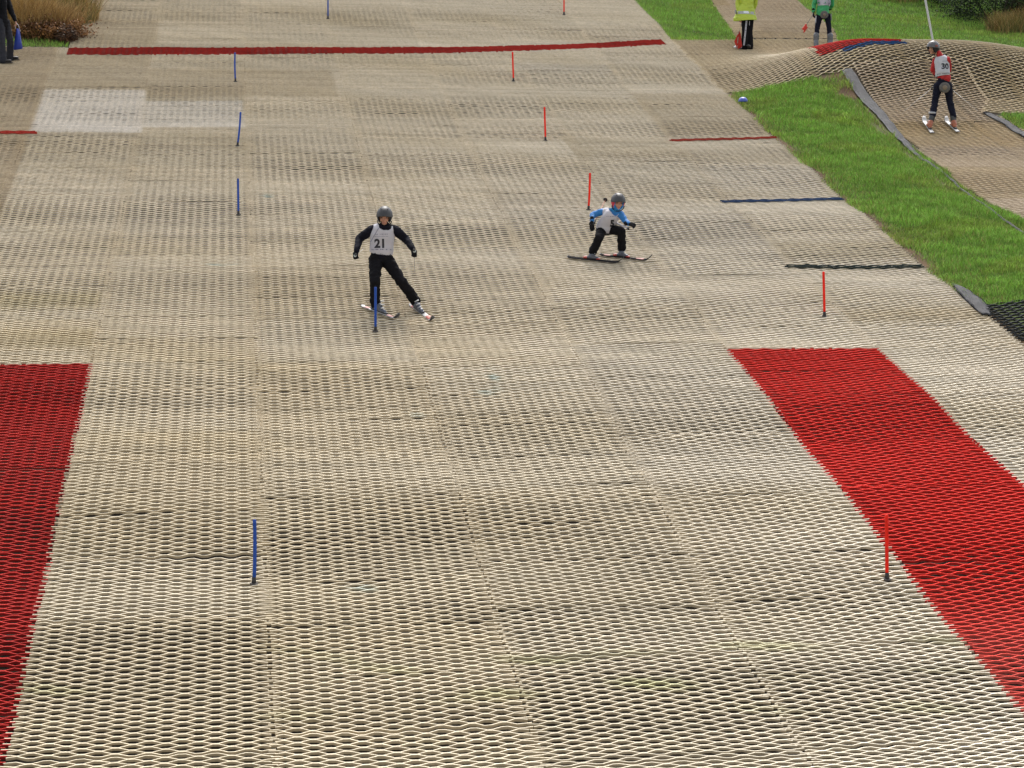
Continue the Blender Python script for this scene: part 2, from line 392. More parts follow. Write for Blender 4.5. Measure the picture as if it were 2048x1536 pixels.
for key, (Vs, Fs, Cs, n) in acc.items():
    nm, lab, cat, kind, f = PT[key]
    V = np.concatenate(Vs); C = np.concatenate(Cs); F = np.concatenate(Fs)
    if f: C = f(0, V, C)
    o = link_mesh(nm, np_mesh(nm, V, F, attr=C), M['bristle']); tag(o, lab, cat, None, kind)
    if kind is None: anchor(o)
acc.clear()
# loose coloured strips laid on top of the matting, and the black mat by the turf
def one(X, Y): return np.ones(X.shape, bool)
def loose(name, xa, xb, ya, yb, colr, label, lift=.030, R_=R, hgt=.026, slope=0., tilt=None):
    acc.clear()
    make_block(xa, xb, ya, yb, 500+int(xa*10+ya), lambda X, Y, b: np.broadcast_to(np.array(colr)*(.9+.2*b[0]), X.shape+(3,)).copy(), one, lift=lift, R_=R_, hgt=hgt, jit=1.6, catf=tilt, wfac=1.3)
    (Vs, Fs, Cs, n), = acc.values()
    V = np.concatenate(Vs)
    V[:, 1] += slope*(V[:, 0]-xa)
    V[:, 2] += slope*(V[:, 0]-xa)*math.tan(math.radians(13.5))
    o = link_mesh(name, np_mesh(name, V, np.concatenate(Fs), attr=np.concatenate(Cs)), M['bristle']); tag(o, label, 'mat'); anchor(o); acc.clear()
loose('brush_mat', 8.14, 10.12, 36.98, 37.13, (.36, .045, .03), 'short thin red strip across the slope, right of the highest full red gates', slope=.10)
loose('brush_mat', -4.6, -3.0, 37.12, 37.32, (.42, .035, .025), 'thin red strip at the left edge, next to the white matting patch', slope=.02)
loose('brush_mat', 8.05, 10.07, 32.66, 32.84, (.022, .055, .15), 'thin blue strip across the slope right of the crouching child', slope=.10)
loose('brush_mat', 8.07, 10.07, 28.93, 29.09, (.016, .030, .028), 'thin dark green strip just above the red gate pole on the right', slope=.01)
loose('brush_mat', 10.14, 13.2, 25.4, 26.95, (.018, .022, .022), 'black mesh mat at the bottom end of the grass strip', lift=.02, R_=.11)

# ------------------------------------------------------------------ small geometry kit
def tube(pts, rad, n=8, cap=True):
    bm = bmesh.new(); pts = [Vector(p) for p in pts]; rings = []
    rad = rad if hasattr(rad, '__len__') else [rad]*len(pts)
    ref = Vector((0, 0, 1))
    for i, p in enumerate(pts):
        t = (pts[min(i+1, len(pts)-1)]-pts[max(i-1, 0)]).normalized()
        if abs(t.dot(ref)) > .95: ref = Vector((1, 0, 0))
        a = t.cross(ref).normalized(); b = t.cross(a).normalized()
        rings.append([bm.verts.new(p+(a*math.cos(2*math.pi*j/n)+b*math.sin(2*math.pi*j/n))*rad[i]) for j in range(n)])
    for r0, r1 in zip(rings, rings[1:]):
        for j in range(n): bm.faces.new((r0[j], r0[(j+1) % n], r1[(j+1) % n], r1[j]))
    if cap: bm.faces.new(rings[0][::-1]); bm.faces.new(rings[-1])
    bmesh.ops.recalc_face_normals(bm, faces=bm.faces)
    return bm
def bm_mesh(name, bm):
    me = bpy.data.meshes.new(name); bm.to_mesh(me); bm.free(); return me
def part(name, bm, m, parent, smooth=True):
    return link_mesh(name, bm_mesh(name, bm), m, parent, smooth=smooth)
def box(c, ax, ay, az, bev=.003):
    """box centre c, half-extent vectors"""
    bm = bmesh.new(); bmesh.ops.create_cube(bm, size=2)
    mtx = Matrix((( ax[0], ay[0], az[0], c[0]), (ax[1], ay[1], az[1], c[1]), (ax[2], ay[2], az[2], c[2]), (0, 0, 0, 1)))
    bmesh.ops.transform(bm, matrix=mtx, verts=bm.verts)
    if bev: bmesh.ops.bevel(bm, geom=bm.edges[:], offset=bev, segments=2, affect='EDGES', profile=.5)
    bmesh.ops.recalc_face_normals(bm, faces=bm.faces)
    return bm
def join(*bms):
    r = bmesh.new()
    for b in bms:
        me = bpy.data.meshes.new('t'); b.to_mesh(me); b.free(); r.from_mesh(me); bpy.data.meshes.remove(me)
    return r
def capsule(bm, p0, p1, r0, r1, flat=1., fd=None, n=14):
    """tapered capsule; radius along fd scaled by flat"""
    p0 = Vector(p0); p1 = Vector(p1); t = p1-p0; L = max(t.length, 1e-5); t = t/L
    fd = Vector(fd) if fd is not None else (Vector((0, 1, 0)) if abs(t.y) < .8 else Vector((1, 0, 0)))
    b = (fd-t*fd.dot(t)).normalized(); a = t.cross(b).normalized()
    prof = [(-r0*math.cos(q), r0*math.sin(q)) for q in (math.pi/12, math.pi/6, math.pi/3, math.pi/2)]
    prof += [(L*s, r0+(r1-r0)*s) for s in (.33, .66)]
    prof += [(L+r1*math.cos(q), r1*math.sin(q)) for q in (math.pi/2, math.pi/3, math.pi/6, math.pi/12)]
    rings = [[bm.verts.new(p0+t*z+a*(r*math.cos(2*math.pi*j/n))+b*(r*flat*math.sin(2*math.pi*j/n))) for j in range(n)] for z, r in prof]
    for q0, q1 in zip(rings, rings[1:]):
        for j in range(n): bm.faces.new((q0[j], q0[(j+1) % n], q1[(j+1) % n], q1[j]))
    bm.faces.new(rings[0][::-1]); bm.faces.new(rings[-1])
def ball(bm, c, rx, ry, rz, fr=None):
    """ellipsoid; fr = (right, fwd, up)"""
    r = bmesh.ops.create_icosphere(bm, subdivisions=3, radius=1)
    X_, Y_, Z_ = fr if fr else (Vector((1, 0, 0)), Vector((0, 1, 0)), Vector((0, 0, 1)))
    for v in r['verts']:
        q = v.co.copy(); v.co = Vector(c)+X_*(q.x*rx)+Y_*(q.y*ry)+Z_*(q.z*rz)
def fuse(name, bm, voxel, smooth, wr=0, wf=14, seed_=0):
    """one continuous surface from overlapping shapes"""
    bmesh.ops.recalc_face_normals(bm, faces=bm.faces)
    me = bm_mesh('tmp', bm); o = bpy.data.objects.new('tmp', me); COL.objects.link(o)
    m1 = o.modifiers.new('r', 'REMESH'); m1.mode = 'VOXEL'; m1.voxel_size = voxel
    if smooth:
        m2 = o.modifiers.new('s', 'SMOOTH'); m2.factor = .5; m2.iterations = smooth
    dg = bpy.context.evaluated_depsgraph_get(); dg.update()
    out = bpy.data.meshes.new_from_object(o.evaluated_get(dg)); out.name = name
    bpy.data.objects.remove(o); bpy.data.meshes.remove(me)
    if wr:
        nrm = [v.normal.copy() for v in out.vertices]
        for v, n_ in zip(out.vertices, nrm):
            q = v.co*wf+Vector((seed_, 0, 0)); q.z *= 1.6
            v.co += n_*wr*(noise.noise(q)+.5*abs(noise.noise(q*2.3))*1.2-.2)
    out.shade_smooth(); out.update()
    return out

def hand(bm, wrist, d, up, s, curl=.9, thumb=1):
    """palm, four unequal fingers with knuckle bends and a thumb from the palm's side. d = direction, up = back of hand"""
    d = d.normalized(); up = (up-d*up.dot(d)).normalized(); sd_ = d.cross(up)*thumb
    capsule(bm, wrist, wrist+d*.05*s, .024*s, .026*s, .6, up, 10)
    pal = wrist+d*.035*s
    capsule(bm, pal-sd_*.018*s, pal+d*.045*s-sd_*.02*s, .018*s, .018*s, .8, up, 8); capsule(bm, pal+sd_*.016*s, pal+d*.045*s+sd_*.02*s, .018*s, .018*s, .8, up, 8)
    for j, ln in enumerate((.072, .080, .074, .058)):
        p = pal+d*.05*s+sd_*((.030-.020*j)*s); dd = d.copy(); a = 0
        for q, f in enumerate((.42, .33, .25)):
            a += curl*(.75 if q == 0 else .85)*(1+.06*j); dd = d*math.cos(a)-up*math.sin(a)
            p2 = p+dd*ln*f*s; capsule(bm, p, p2, (.0105-.001*q)*s, (.0098-.001*q)*s, 1, None, 8); p = p2
    p = wrist+d*.02*s+sd_*.022*s; q = p+(d*.55+sd_*.6-up*.35).normalized()*.034*s; r = q+(d*.8-up*.5-sd_*.2).normalized()*.03*s
    capsule(bm, p, q, .012*s, .0115*s, 1, None, 8); capsule(bm, q, r, .011*s, .0095*s, 1, None, 8)

def helmet(parent, c, fr, s, shell, pad=True, ear=True, strap=True):
    Rr, Fw, Uu = fr
    def shell_bm(k, thick, tmax, vents=False):
        bm = bmesh.new(); nphi, nth = 40, 18; outer = []; inner = []
        for i in range(nphi):
            ph = 2*math.pi*i/nphi; tm = tmax(ph)
            o_, i_ = [], []
            for j in range(1, nth+1):
                th = tm*j/nth
                v = (math.sin(th)*math.sin(ph), math.sin(th)*math.cos(ph), math.cos(th))
                rr = 1+.03*(th > tm*.93 and math.cos(ph) > .2)
                ridge = 1+(.02*math.cos(ph*2) if vents else 0)
                for lst, kk in ((o_, 1), (i_, 1-thick)):
                    lst.append(bm.verts.new(c+Rr*(v[0]*.102*s*k*kk*rr)+Fw*(v[1]*.118*s*k*kk*rr*ridge)+Uu*(v[2]*.120*s*k*kk+.02*s)))
            outer.append(o_); inner.append(i_)
        to = bm.verts.new(c+Uu*(.120*k*s+.02*s)); ti = bm.verts.new(c+Uu*(.120*k*(1-thick)*s+.02*s))
        for i in range(nphi):
            a, b = i, (i+1) % nphi
            bm.faces.new((to, outer[a][0], outer[b][0])); bm.faces.new((ti, inner[b][0], inner[a][0]))
            for j in range(nth-1):
                bm.faces.new((outer[a][j], outer[a][j+1], outer[b][j+1], outer[b][j])); bm.faces.new((inner[a][j], inner[b][j], inner[b][j+1], inner[a][j+1]))
            bm.faces.new((outer[a][-1], inner[a][-1], inner[b][-1], outer[b][-1]))
        bmesh.ops.recalc_face_normals(bm, faces=bm.faces)
        return bm
    def tm1(ph):
        f = math.cos(ph); return math.radians(84+ (18*max(0, -f)) + 10*abs(math.sin(ph)) - 3*max(0, f))
    h = part('helmet', shell_bm(1.12, .08, tm1, True), shell, parent)
    if ear:
        def tm2(ph):
            f = math.cos(ph); return math.radians(72 if f > .80 else (72+(0.80-f)/.30*68 if f > .5 else 140))
        part('helmet_lining', shell_bm(1.04, .06, tm2), M['pad'] if pad is True else pad, h)
    if strap:
        pts = [c+Rr*(.098*math.cos(a)*s*1.0)+Fw*.025*s+Uu*(-.04*s-.085*s*math.sin(a)) for a in np.linspace(0, math.pi, 12)]
        part('chin_strap', tube(pts, .008*s, 6), M['pad'], h)
    for sx in (-1, 1):                                     # short dark vent slots set into the shell
        for fy in (-.1, .45):
            v = Vector((sx*.42, fy, 0)); z = math.sqrt(max(0, 1-v.x**2-v.y**2))
            q = c+Rr*(v.x*.098*s*1.125)+Fw*(v.y*.118*s*1.125)+Uu*(z*.120*s*1.125+.02*s)
            nrm = (Rr*v.x+Fw*v.y+Uu*z).normalized(); t_ = (Fw-nrm*Fw.dot(nrm)).normalized()
            part('vent', box(q, t_*.018*s, nrm.cross(t_)*.005*s, nrm*.003*s, .001), M['pad'], h)
    return h

def head(bm, c, fr, s):
    Rr, Fw, Uu = fr
    ball(bm, c+Uu*.025*s-Fw*.008*s, .076*s, .092*s, .088*s, fr)
    capsule(bm, c-Uu*.01*s+Fw*.02*s, c-Uu*.062*s+Fw*.038*s, .062*s, .040*s, 1, Fw)        # face and jaw
    capsule(bm, c+Fw*.076*s+Uu*.012*s, c+Fw*.095*s-Uu*.026*s, .009*s, .014*s)             # nose
    for sx in (-1, 1):
        ball(bm, c+Rr*sx*.040*s+Fw*.062*s-Uu*.022*s, .022*s, .018*s, .02*s, fr)           # cheeks
        ball(bm, c+Rr*sx*.078*s-Fw*.005*s-Uu*.002*s, .008*s, .017*s, .03*s, fr)           # ears
        capsule(bm, c+Rr*sx*.014*s+Fw*.080*s+Uu*.030*s, c+Rr*sx*.046*s+Fw*.070*s+Uu*.031*s, .008*s, .007*s)
    ball(bm, c+Fw*.072*s-Uu*.055*s, .022*s, .014*s, .008*s, fr)
    ball(bm, c+Fw*.062*s-Uu*.085*s, .018*s, .016*s, .014*s, fr)
def face_parts(parent, c, fr, s):
    Rr, Fw, Uu = fr
    for sx in (-1, 1):
        b = bmesh.new(); ball(b, c+Rr*sx*.031*s+Fw*.0755*s+Uu*.010*s, .012*s, .009*s, .007*s, fr); part('eye', b, M['eye'], parent)
        b = bmesh.new(); capsule(b, c+Rr*sx*.016*s+Fw*.086*s+Uu*.031*s, c+Rr*sx*.046*s+Fw*.076*s+Uu*.031*s, .004*s, .003*s, 1, None, 6); part('eyebrow', b, M['hair'], parent)
    b = bmesh.new(); ball(b, c+Fw*.082*s-Uu*.057*s, .020*s, .007*s, .006*s, fr); part('mouth', b, M['lip'], parent)

def frame(fwd, up=Vector((0, 0, 1))):
    f = Vector(fwd).normalized(); r = f.cross(up).normalized(); return (r, f, r.cross(f).normalized())

def ski(name, tail, tip, lab, top, accent=None, tipcol=None, wid=.034, edge=0., nsurf=None):
    """tail and tip are world points on the matting"""
    tail = Vector(tail); tip = Vector(tip); L = (tip-tail).length; t = (tip-tail).normalized()
    n = Vector(normal(tail.x, tail.y)) if nsurf is None else nsurf
    s_ = t.cross(n).normalized(); n = s_.cross(t).normalized()
    n = (n*math.cos(edge)+s_*math.sin(edge)).normalized(); s_ = t.cross(n).normalized()
    root = empty(name, tail, lab, 'ski', 'skis on the feet of the skiers')
    N_ = 28
    def piece(a, b, z0, z1, k, m, nm):
        bm = bmesh.new(); rings = []
        for i in range(N_+1):
            u = a+(b-a)*i/N_
            wv = wid*(.82+.75*(u-.45)**2*1.6)
            if u > .93: wv *= math.sqrt(max(0.02, 1-((u-.93)/.07)**2))
            if u < .02: wv *= .8
            lift = .09*max(0, (u-.86)/.14)**2+.02*max(0, (.05-u)/.05)**2+.005
            c = tail+t*(u*L)+n*lift
            rings.append([bm.verts.new(c+s_*(wv*k*x)+n*z) for x, z in ((-1, z0), (-1, z1), (-.5, z1+.002), (.5, z1+.002), (1, z1), (1, z0))])
        for r0, r1 in zip(rings, rings[1:]):
            for j in range(6): bm.faces.new((r0[j], r0[(j+1) % 6], r1[(j+1) % 6], r1[j]))
        bm.faces.new(rings[0]); bm.faces.new(rings[-1][::-1]); bmesh.ops.recalc_face_normals(bm, faces=bm.faces)
        return part(nm, bm, m, root)
    piece(0, 1, 0, .006, 1.0, M['skie'], 'base')
    piece(.01, .99, .0065, .013, .96, top, 'top_sheet')
    if accent: piece(.70, .84, .0155, .0165, .9, accent, 'panel'); piece(.08, .20, .0155, .0165, .9, accent, 'panel')
    if tipcol: piece(.90, .988, .0158, .017, .92, tipcol, 'tip')
    return root, t, n, s_, L
def binding(root, p, t, n, s_, m, sc=.85):
    """toe and heel piece around the boot standing at p"""
    for k, nm, hh in ((.135, 'toe_piece', .018), (-.15, 'heel_piece', .024)):
        c = p+t*k*sc+n*hh*.6; hh = hh*.6
        bm = join(box(c, t*.026, s_*.022, n*hh*.8, .002), box(c+n*hh*.8-t*.008*(1 if k > 0 else -1), t*.014, s_*.016, n*.006, .002))
        part(nm, bm, m, root)

def boot(parent, ankle, foot, t, n, s_, shell, cuffm, sc=1., buckles=3):
    """ski boot: foot = point on top of the ski under the ankle, t = toe direction"""
    b = bmesh.new(); f0 = foot+n*.035*sc
    capsule(b, f0-t*.085*sc, f0+t*.115*sc, .042*sc, .040*sc, .75, n)
    capsule(b, f0-t*.09*sc+n*-.012*sc, f0+t*.135*sc+n*-.012*sc, .034*sc, .034*sc, .55, n)
    cu = (ankle-foot); cu = cu.normalized()*min(cu.length, .24*sc)
    capsule(b, foot-t*.04*sc+n*.06*sc, foot+cu*.6, .055*sc, .055*sc, 1, None)
    capsule(b, foot+t*.03*sc+n*.06*sc, foot+n*.10*sc, .042*sc, .045*sc, 1, None)
    me = fuse('boot', b, .009*sc, 3); o = link_mesh('boot', me, shell, parent)
    b = bmesh.new(); capsule(b, foot+cu*.55, foot+cu*1.0, .060*sc, .064*sc, 1, None); part('cuff', b, cuffm, o)
    part('sole', box(foot+n*.010*sc+t*.02*sc, t*.165*sc, s_*.034*sc, n*.010*sc, .004), M['rubber'], o)
    for k in range(buckles):
        c = foot+n*(.075+.055*k)*sc+t*(.055-.012*k)*sc+cu.normalized()*.0
        part('buckle', box(c+t*.02*sc, s_*.038*sc, n*.007*sc, t*.012*sc, .003), M['buckle'], o)
    return o

def text_on(parent, txt, size, c, rdir, udir, out, surf, m, bold=.012, name='number', sub=3):
    """letters laid on the cloth surface surf (list of objects, world meshes via BVH)"""
    cu = bpy.data.curves.new('t', 'FONT'); cu.body = txt; cu.size = size; cu.align_x = 'CENTER'; cu.align_y = 'CENTER'; cu.offset = bold*size*2; cu.resolution_u = 4
    o = bpy.data.objects.new('t', cu); COL.objects.link(o)
    dg = bpy.context.evaluated_depsgraph_get(); dg.update(); me = bpy.data.meshes.new_from_object(o.evaluated_get(dg)); bpy.data.objects.remove(o)
    bm = bmesh.new(); bm.from_mesh(me); bpy.data.meshes.remove(me)
    bmesh.ops.triangulate(bm, faces=bm.faces)
    for _ in range(sub):
        es = [e for e in bm.edges if e.calc_length() > size*.12]
        if es: bmesh.ops.subdivide_edges(bm, edges=es, cuts=1)
        bmesh.ops.triangulate(bm, faces=bm.faces)
    for v in bm.verts:
        p = c+rdir*v.co.x+udir*v.co.y+out*.4
        hit = surf.ray_cast(p, -out)
        v.co = (hit[0]+out*.0035) if hit[0] is not None else c+rdir*v.co.x+udir*v.co.y
    return part(name, bm, m, parent, smooth=False)
def quad_on(parent, a, b, hgt, out, udir, surf, m, name, n=20, dash=None):
    """thin printed line from a to b on a cloth surface"""
    bm = bmesh.new(); rows = []
    r = random.Random(int(abs(a.x)*1000))
    for i in range(n+1):
        p = a.lerp(b, i/n); rows.append([])
        for k in (-.5, .5):
            q = p+udir*hgt*k+out*.4; hit = surf.ray_cast(q, -out)
            rows[-1].append(bm.verts.new((hit[0]+out*.003) if hit[0] is not None else q-out*.4))
    for i, (r0, r1) in enumerate(zip(rows, rows[1:])):
        if dash and r.random() < dash: continue
        bm.faces.new((r0[0], r1[0], r1[1], r0[1]))
    return part(name, bm, m, parent)
def bvh(me, off=Vector((0, 0, 0))):
    return BVHTree.FromPolygons([v.co+off for v in me.vertices], [p.vertices[:] for p in me.polygons])
def ski_pole(name, top, bot, lab, m, group=None, r=.006, basket=True):
    root = empty(name, bot, lab, 'ski pole', group); d = (Vector(bot)-Vector(top)).normalized()
    part('shaft', tube([top, bot], [r, r*.75], 8), m, root)
    part('grip', tube([Vector(top)-d*.03, Vector(top)+d*.03, Vector(top)+d*.09], [.014, .016, .012], 8), M['grip'], root)
    if basket: part('basket', tube([Vector(bot)-d*.06, Vector(bot)-d*.055, Vector(bot)-d*.05], [.012, .032, .012], 12), M['grip'], root)
    return root

class Fig:
    """a person: pixel-measured joints at metric distance, all joints in world metres"""
    def __init__(s, d, z=(0, 0, 1.)): s.d = d; s.z = z
    def __call__(s, x, y, dd=0.):
        zx, zy, k = s.z; return unproj(zx+x/k, zy+y/k, s.d+dd)
    def px(s, x, y): zx, zy, k = s.z; return zx+x/k, zy+y/k

def person_body(root, sk, hs_, hc, fr, gloves=True, hands=None, seed_=0):
    """continuous skin surface: head, neck, trunk, arms with hands, legs with feet"""
    b = bmesh.new(); head(b, hc, fr, hs_); K = sk['k']
    capsule(b, hc-fr[2]*.05*hs_-fr[1]*.01, sk['neck'], .042*hs_, .045*hs_)
    dep = sk['dep']
    capsule(b, sk['chest'], sk['pelvis'], .105*K, .09*K, .7, dep); capsule(b, sk['shL'], sk['shR'], .045*K, .045*K, 1, None)
    for s_ in 'LR':
        capsule(b, sk['sh'+s_], sk['el'+s_], .042*K, .034*K); capsule(b, sk['el'+s_], sk['wr'+s_], .033*K, .024*K)
        capsule(b, sk['hip'+s_], sk['kn'+s_], .068*K, .047*K); capsule(b, sk['kn'+s_], sk['an'+s_], .046*K, .032*K)
        capsule(b, sk['an'+s_], sk['an'+s_]+sk['toe'+s_]*(.02 if sk.get('boots', 1) else .10)*K, .026*K, .022*K)
    if hands:
        for (wr, d, up, sc, cu, th) in hands: hand(b, wr, d, up, sc, cu, th)
    me = fuse('body', b, .0085, 2); o = link_mesh('body', me, M['skin'], root)
    face_parts(o, hc, fr, hs_)
    return o
def jacket(root, sk, m, K=1., wr=.006, name='jacket', hem=None, collar=None, seed_=0, hemr=.155):
    b = bmesh.new(); dep = sk['dep']; k = sk['k']*K
    capsule(b, sk['chest'], sk['waist'], .140*k, .128*k, .68, dep); capsule(b, sk['waist'], hem or sk['pelvis'], .130*k, hemr*k*.86, .75 if hemr < .2 else .6, dep)
    capsule(b, sk['shL'].lerp(sk['shR'], .12), sk['shL'].lerp(sk['shR'], .88), .066*k, .066*k, 1, None)
    for s_ in 'LR':
        capsule(b, sk['sh'+s_], sk['el'+s_], .062*k, .052*k); capsule(b, sk['el'+s_], sk['wr'+s_], .052*k, .038*k)
    capsule(b, sk['neck']-(sk['neck']-sk['chest'])*.2, sk['neck']+(collar or Vector((0, 0, .02))), .070*k, .060*k)
    me = fuse(name, b, .010, 3, wr, 16, seed_); return link_mesh(name, me, m, root), me
def trousers(root, sk, m, K=1., wr=.006, flare=.058, seed_=3):
    b = bmesh.new(); k = sk['k']*K; dep = sk['dep']
    capsule(b, sk['hipL'], sk['hipR'], .088*k, .088*k, .9, dep); capsule(b, sk['waist'].lerp(sk['pelvis'], .6), sk['pelvis'], .105*k, .10*k, .75, dep)
    for s_ in 'LR':
        capsule(b, sk['hip'+s_], sk['kn'+s_], .086*k, .064*k); capsule(b, sk['kn'+s_], sk['an'+s_], .063*k, flare*k)
    me = fuse('trousers', b, .010, 2, wr, 15, seed_); return link_mesh('trousers', me, m, root), me
def bib(root, sk, m, K=1., hem=None, seed_=5, top=None):
    """sleeveless race bib over the jacket"""
    b = bmesh.new(); k = sk['k']*K; dep = sk['dep']
    capsule(b, sk['chest'], sk['waist'], .149*k, .142*k, .70, dep); capsule(b, sk['waist'], hem, .144*k, .146*k, .76, dep)
    capsule(b, sk['shL'].lerp(sk['shR'], .20), sk['shL'].lerp(sk['shR'], .80), .073*k, .073*k, 1.05, None)
    me = fuse('bib', b, .009, 3, .004, 13, seed_); 
    # trim: open neckline and a clean straight hem
    bm = bmesh.new(); bm.from_mesh(me)
    ax = (sk['neck']-sk['pelvis']).normalized()
    bmesh.ops.bisect_plane(bm, geom=bm.verts[:]+bm.edges[:]+bm.faces[:], plane_co=hem-ax*.03*k, plane_no=ax, clear_inner=True)
    cn = sk['neck']-ax*.0
    kill = [v for v in bm.verts if (v.co-cn-(top or Vector((0, 0, 0)))).length < .092*k]
    bmesh.ops.delete(bm, geom=kill, context='VERTS')
    bmesh.ops.recalc_face_normals(bm, faces=bm.faces); bm.to_mesh(me); bm.free(); me.shade_smooth()
    sf = bvh(me)
    return link_mesh('bib', me, m, root), sf
def glove(root, wr, d, up, s, curl, thumb, m=None, patch=None, cuff=True):
    b = bmesh.new(); hand(b, wr, d, up, s*1.18, curl, thumb)
    if cuff: capsule(b, wr-d.normalized()*.05*s, wr+d.normalized()*.01*s, .037*s, .032*s)
    o = link_mesh('glove', fuse('glove', b, .005, 1), m or M['glove'], root)
    if patch:
        b = bmesh.new(); ball(b, patch, .024*s, .010*s, .024*s); part('badge', b, M['gpatch'], o)
    return o
Zup = Vector((0, 0, 1)); TC = -Vector(FW)        # towards the camera
Rv = Vector(RT); Uv = Vector(UP); Fv = Vector(FW)

# ------------------------------------------------------------------ skier 21 (boy in navy hoodie, leaning into a turn)
def skier21():
    z = (640, 380, 4.954); gL, dL = ray(757, 623, .045); gR, dR = ray(838, 619, .045)
    d0 = (dL+dR)/2; F_ = Fig(d0, z); root = empty('person', (gL+gR)/2, 'skier in dark helmet and navy top, white bib 21, legs wide apart, mid-turn', 'person')
    # skis first: they carry the boots
    tl, _ = ray(724, 614, .045); tp, _ = ray(797, 641, .045)
    r1 = ski('ski', tl, tp, 'white and orange ski with a black tip, under the straight leg of skier 21', M['skiw'], M['skio'], M['skib'], edge=-.12)
    c2, _ = ray(838, 620, .045); tp2, _ = ray(860, 636, .045); dv = (tp2-c2); 
    tl2 = c2-dv.normalized()*.26; tl2.z = float(H(tl2.x, tl2.y))+.035; tp2 = c2+dv.normalized()*.50; tp2.z = float(H(tp2.x, tp2.y))+.03
    r2 = ski('ski', tl2, tp2, 'orange and white ski pointing at the viewer, under the stretched leg of skier 21', M['skiw'], M['skio'], M['skio'], edge=.35)
    f1 = r1[0].location.lerp(Vector(tp), .47)+r1[2]*.022; f2 = Vector(tl2).lerp(Vector(tp2), .36)+r2[2]*.022
    A1 = unproj(*F_.px(548, 1120), ((f1-Vector(CP)).dot(Fv))+.02); A2 = unproj(*F_.px(950, 1105), ((f2-Vector(CP)).dot(Fv))+.02)
    d1 = (f1-Vector(CP)).dot(Fv)-d0; d2 = (f2-Vector(CP)).dot(Fv)-d0
    dm = (d1+d2)/2
    sk = dict(k=.90, dep=Fv, neck=F_(640, 372, dm-.02), chest=F_(620, 440, dm+.0), waist=F_(610, 560, dm+.05), pelvis=F_(608, 655, dm+.06),
              shL=F_(520, 392, dm), shR=F_(738, 392, dm), elL=F_(392, 478, dm+.10), elR=F_(848, 480, dm+.10), wrL=F_(362, 598, dm-.08), wrR=F_(918, 580, dm-.08),
              hipL=F_(552, 690, dm+.05), hipR=F_(664, 690, dm+.05), knL=F_(543, 905, d1-.10), knR=F_(806, 905, (dm+d2)/2-.08), anL=A1, anR=A2, toeL=r1[1], toeR=r2[1])
    fr = frame(TC-Rv*.02-Zup*.30, Zup+Rv*.03); hc = F_(640, 270, dm-.06)
    hnd = [(sk['wrL'], F_(350, 665, dm-.12)-F_(362, 598, dm-.08), TC+Rv*-.3, .72, .9, 1), (sk['wrR'], F_(935, 640, dm-.12)-F_(918, 580, dm-.08), TC+Rv*.3, .72, .9, -1)]
    person_body(root, sk, .93, hc, fr, hands=hnd)
    j, jm = jacket(root, sk, M['navy'], K=1.16, wr=.009, hem=F_(608, 640, dm+.06), collar=Vector((0, 0, .035)))
    b = bmesh.new()                                           # hood lying on the shoulders
    for a in np.linspace(0, 2*math.pi, 13): 
        ctr = sk['neck']+Zup*.01; q = ctr+Rv*math.cos(a)*.075+Fv*math.sin(a)*.06+Zup*(.02*math.sin(a)); ball(b, q, .030, .030, .026)
    capsule(b, sk['neck']+Rv*.05+Fv*.03, sk['neck']+Rv*.11+Fv*.05-Zup*.01, .045, .03); capsule(b, sk['neck']-Rv*.05+Fv*.04, sk['neck']-Rv*.02+Fv*.07, .05, .05)
    link_mesh('hood', fuse('hood', b, .008, 3, .004, 20), M['navy'], j)
    trousers(root, sk, M['black'], K=1.20, wr=.014, flare=.064)
    bb, sf = bib(root, sk, M['bib'], hem=F_(610, 602, dm+.06), K=1.20)
    text_on(bb, '21', .150, F_(600, 538, dm), Rv, Uv, -Fv, sf, M['ink'], bold=.022)
    quad_on(bb, F_(548, 445, dm), F_(680, 443, dm), .010, -Fv, Uv, sf, M['greyink'], 'lettering', dash=.3, n=26); quad_on(bb, F_(545, 466, dm), F_(680, 465, dm), .005, -Fv, Uv, sf, M['greyink'], 'lettering', dash=.2, n=26)
    quad_on(bb, F_(510, 592, dm), F_(715, 592, dm), .014, -Fv, Uv, sf, M['greyink'], 'lettering', dash=.35, n=40)
    quad_on(bb, F_(588, 383, dm), F_(503, 515, dm), .010, -Fv, Rv, sf, M['greyink'], 'trim')
    helmet(root, hc, fr, .93, M['helmet'])
    glove(root, *hnd[0][:3], .78, .9, 1, patch=F_(348, 650, dm-.17)); glove(root, *hnd[1][:3], .78, .9, -1, patch=F_(936, 606, dm-.15))
    for r_, f_, A_ in ((r1, f1, A1), (r2, f2, A2)):
        boot(root, A_+(A_-f_)*.1, f_, r_[1], r_[2], r_[3], M['bootg'], M['bootg'], .80); binding(r_[0], f_, r_[1], r_[2], r_[3], M['bootg'])
    ski_pole('ski_pole', F_(932, 600, dm-.15), F_(938, 808, dm+.35), 'thin ski pole hanging from the hand on the right of skier 21', M['alum'], 'ski poles of skier 21', r=.0045, basket=False)
    ski_pole('ski_pole', F_(352, 640, dm-.15), F_(430, 585, dm+1.05), 'thin ski pole trailing behind from the hand on the left of skier 21', M['alum'], 'ski poles of skier 21', r=.004, basket=False)
skier21()

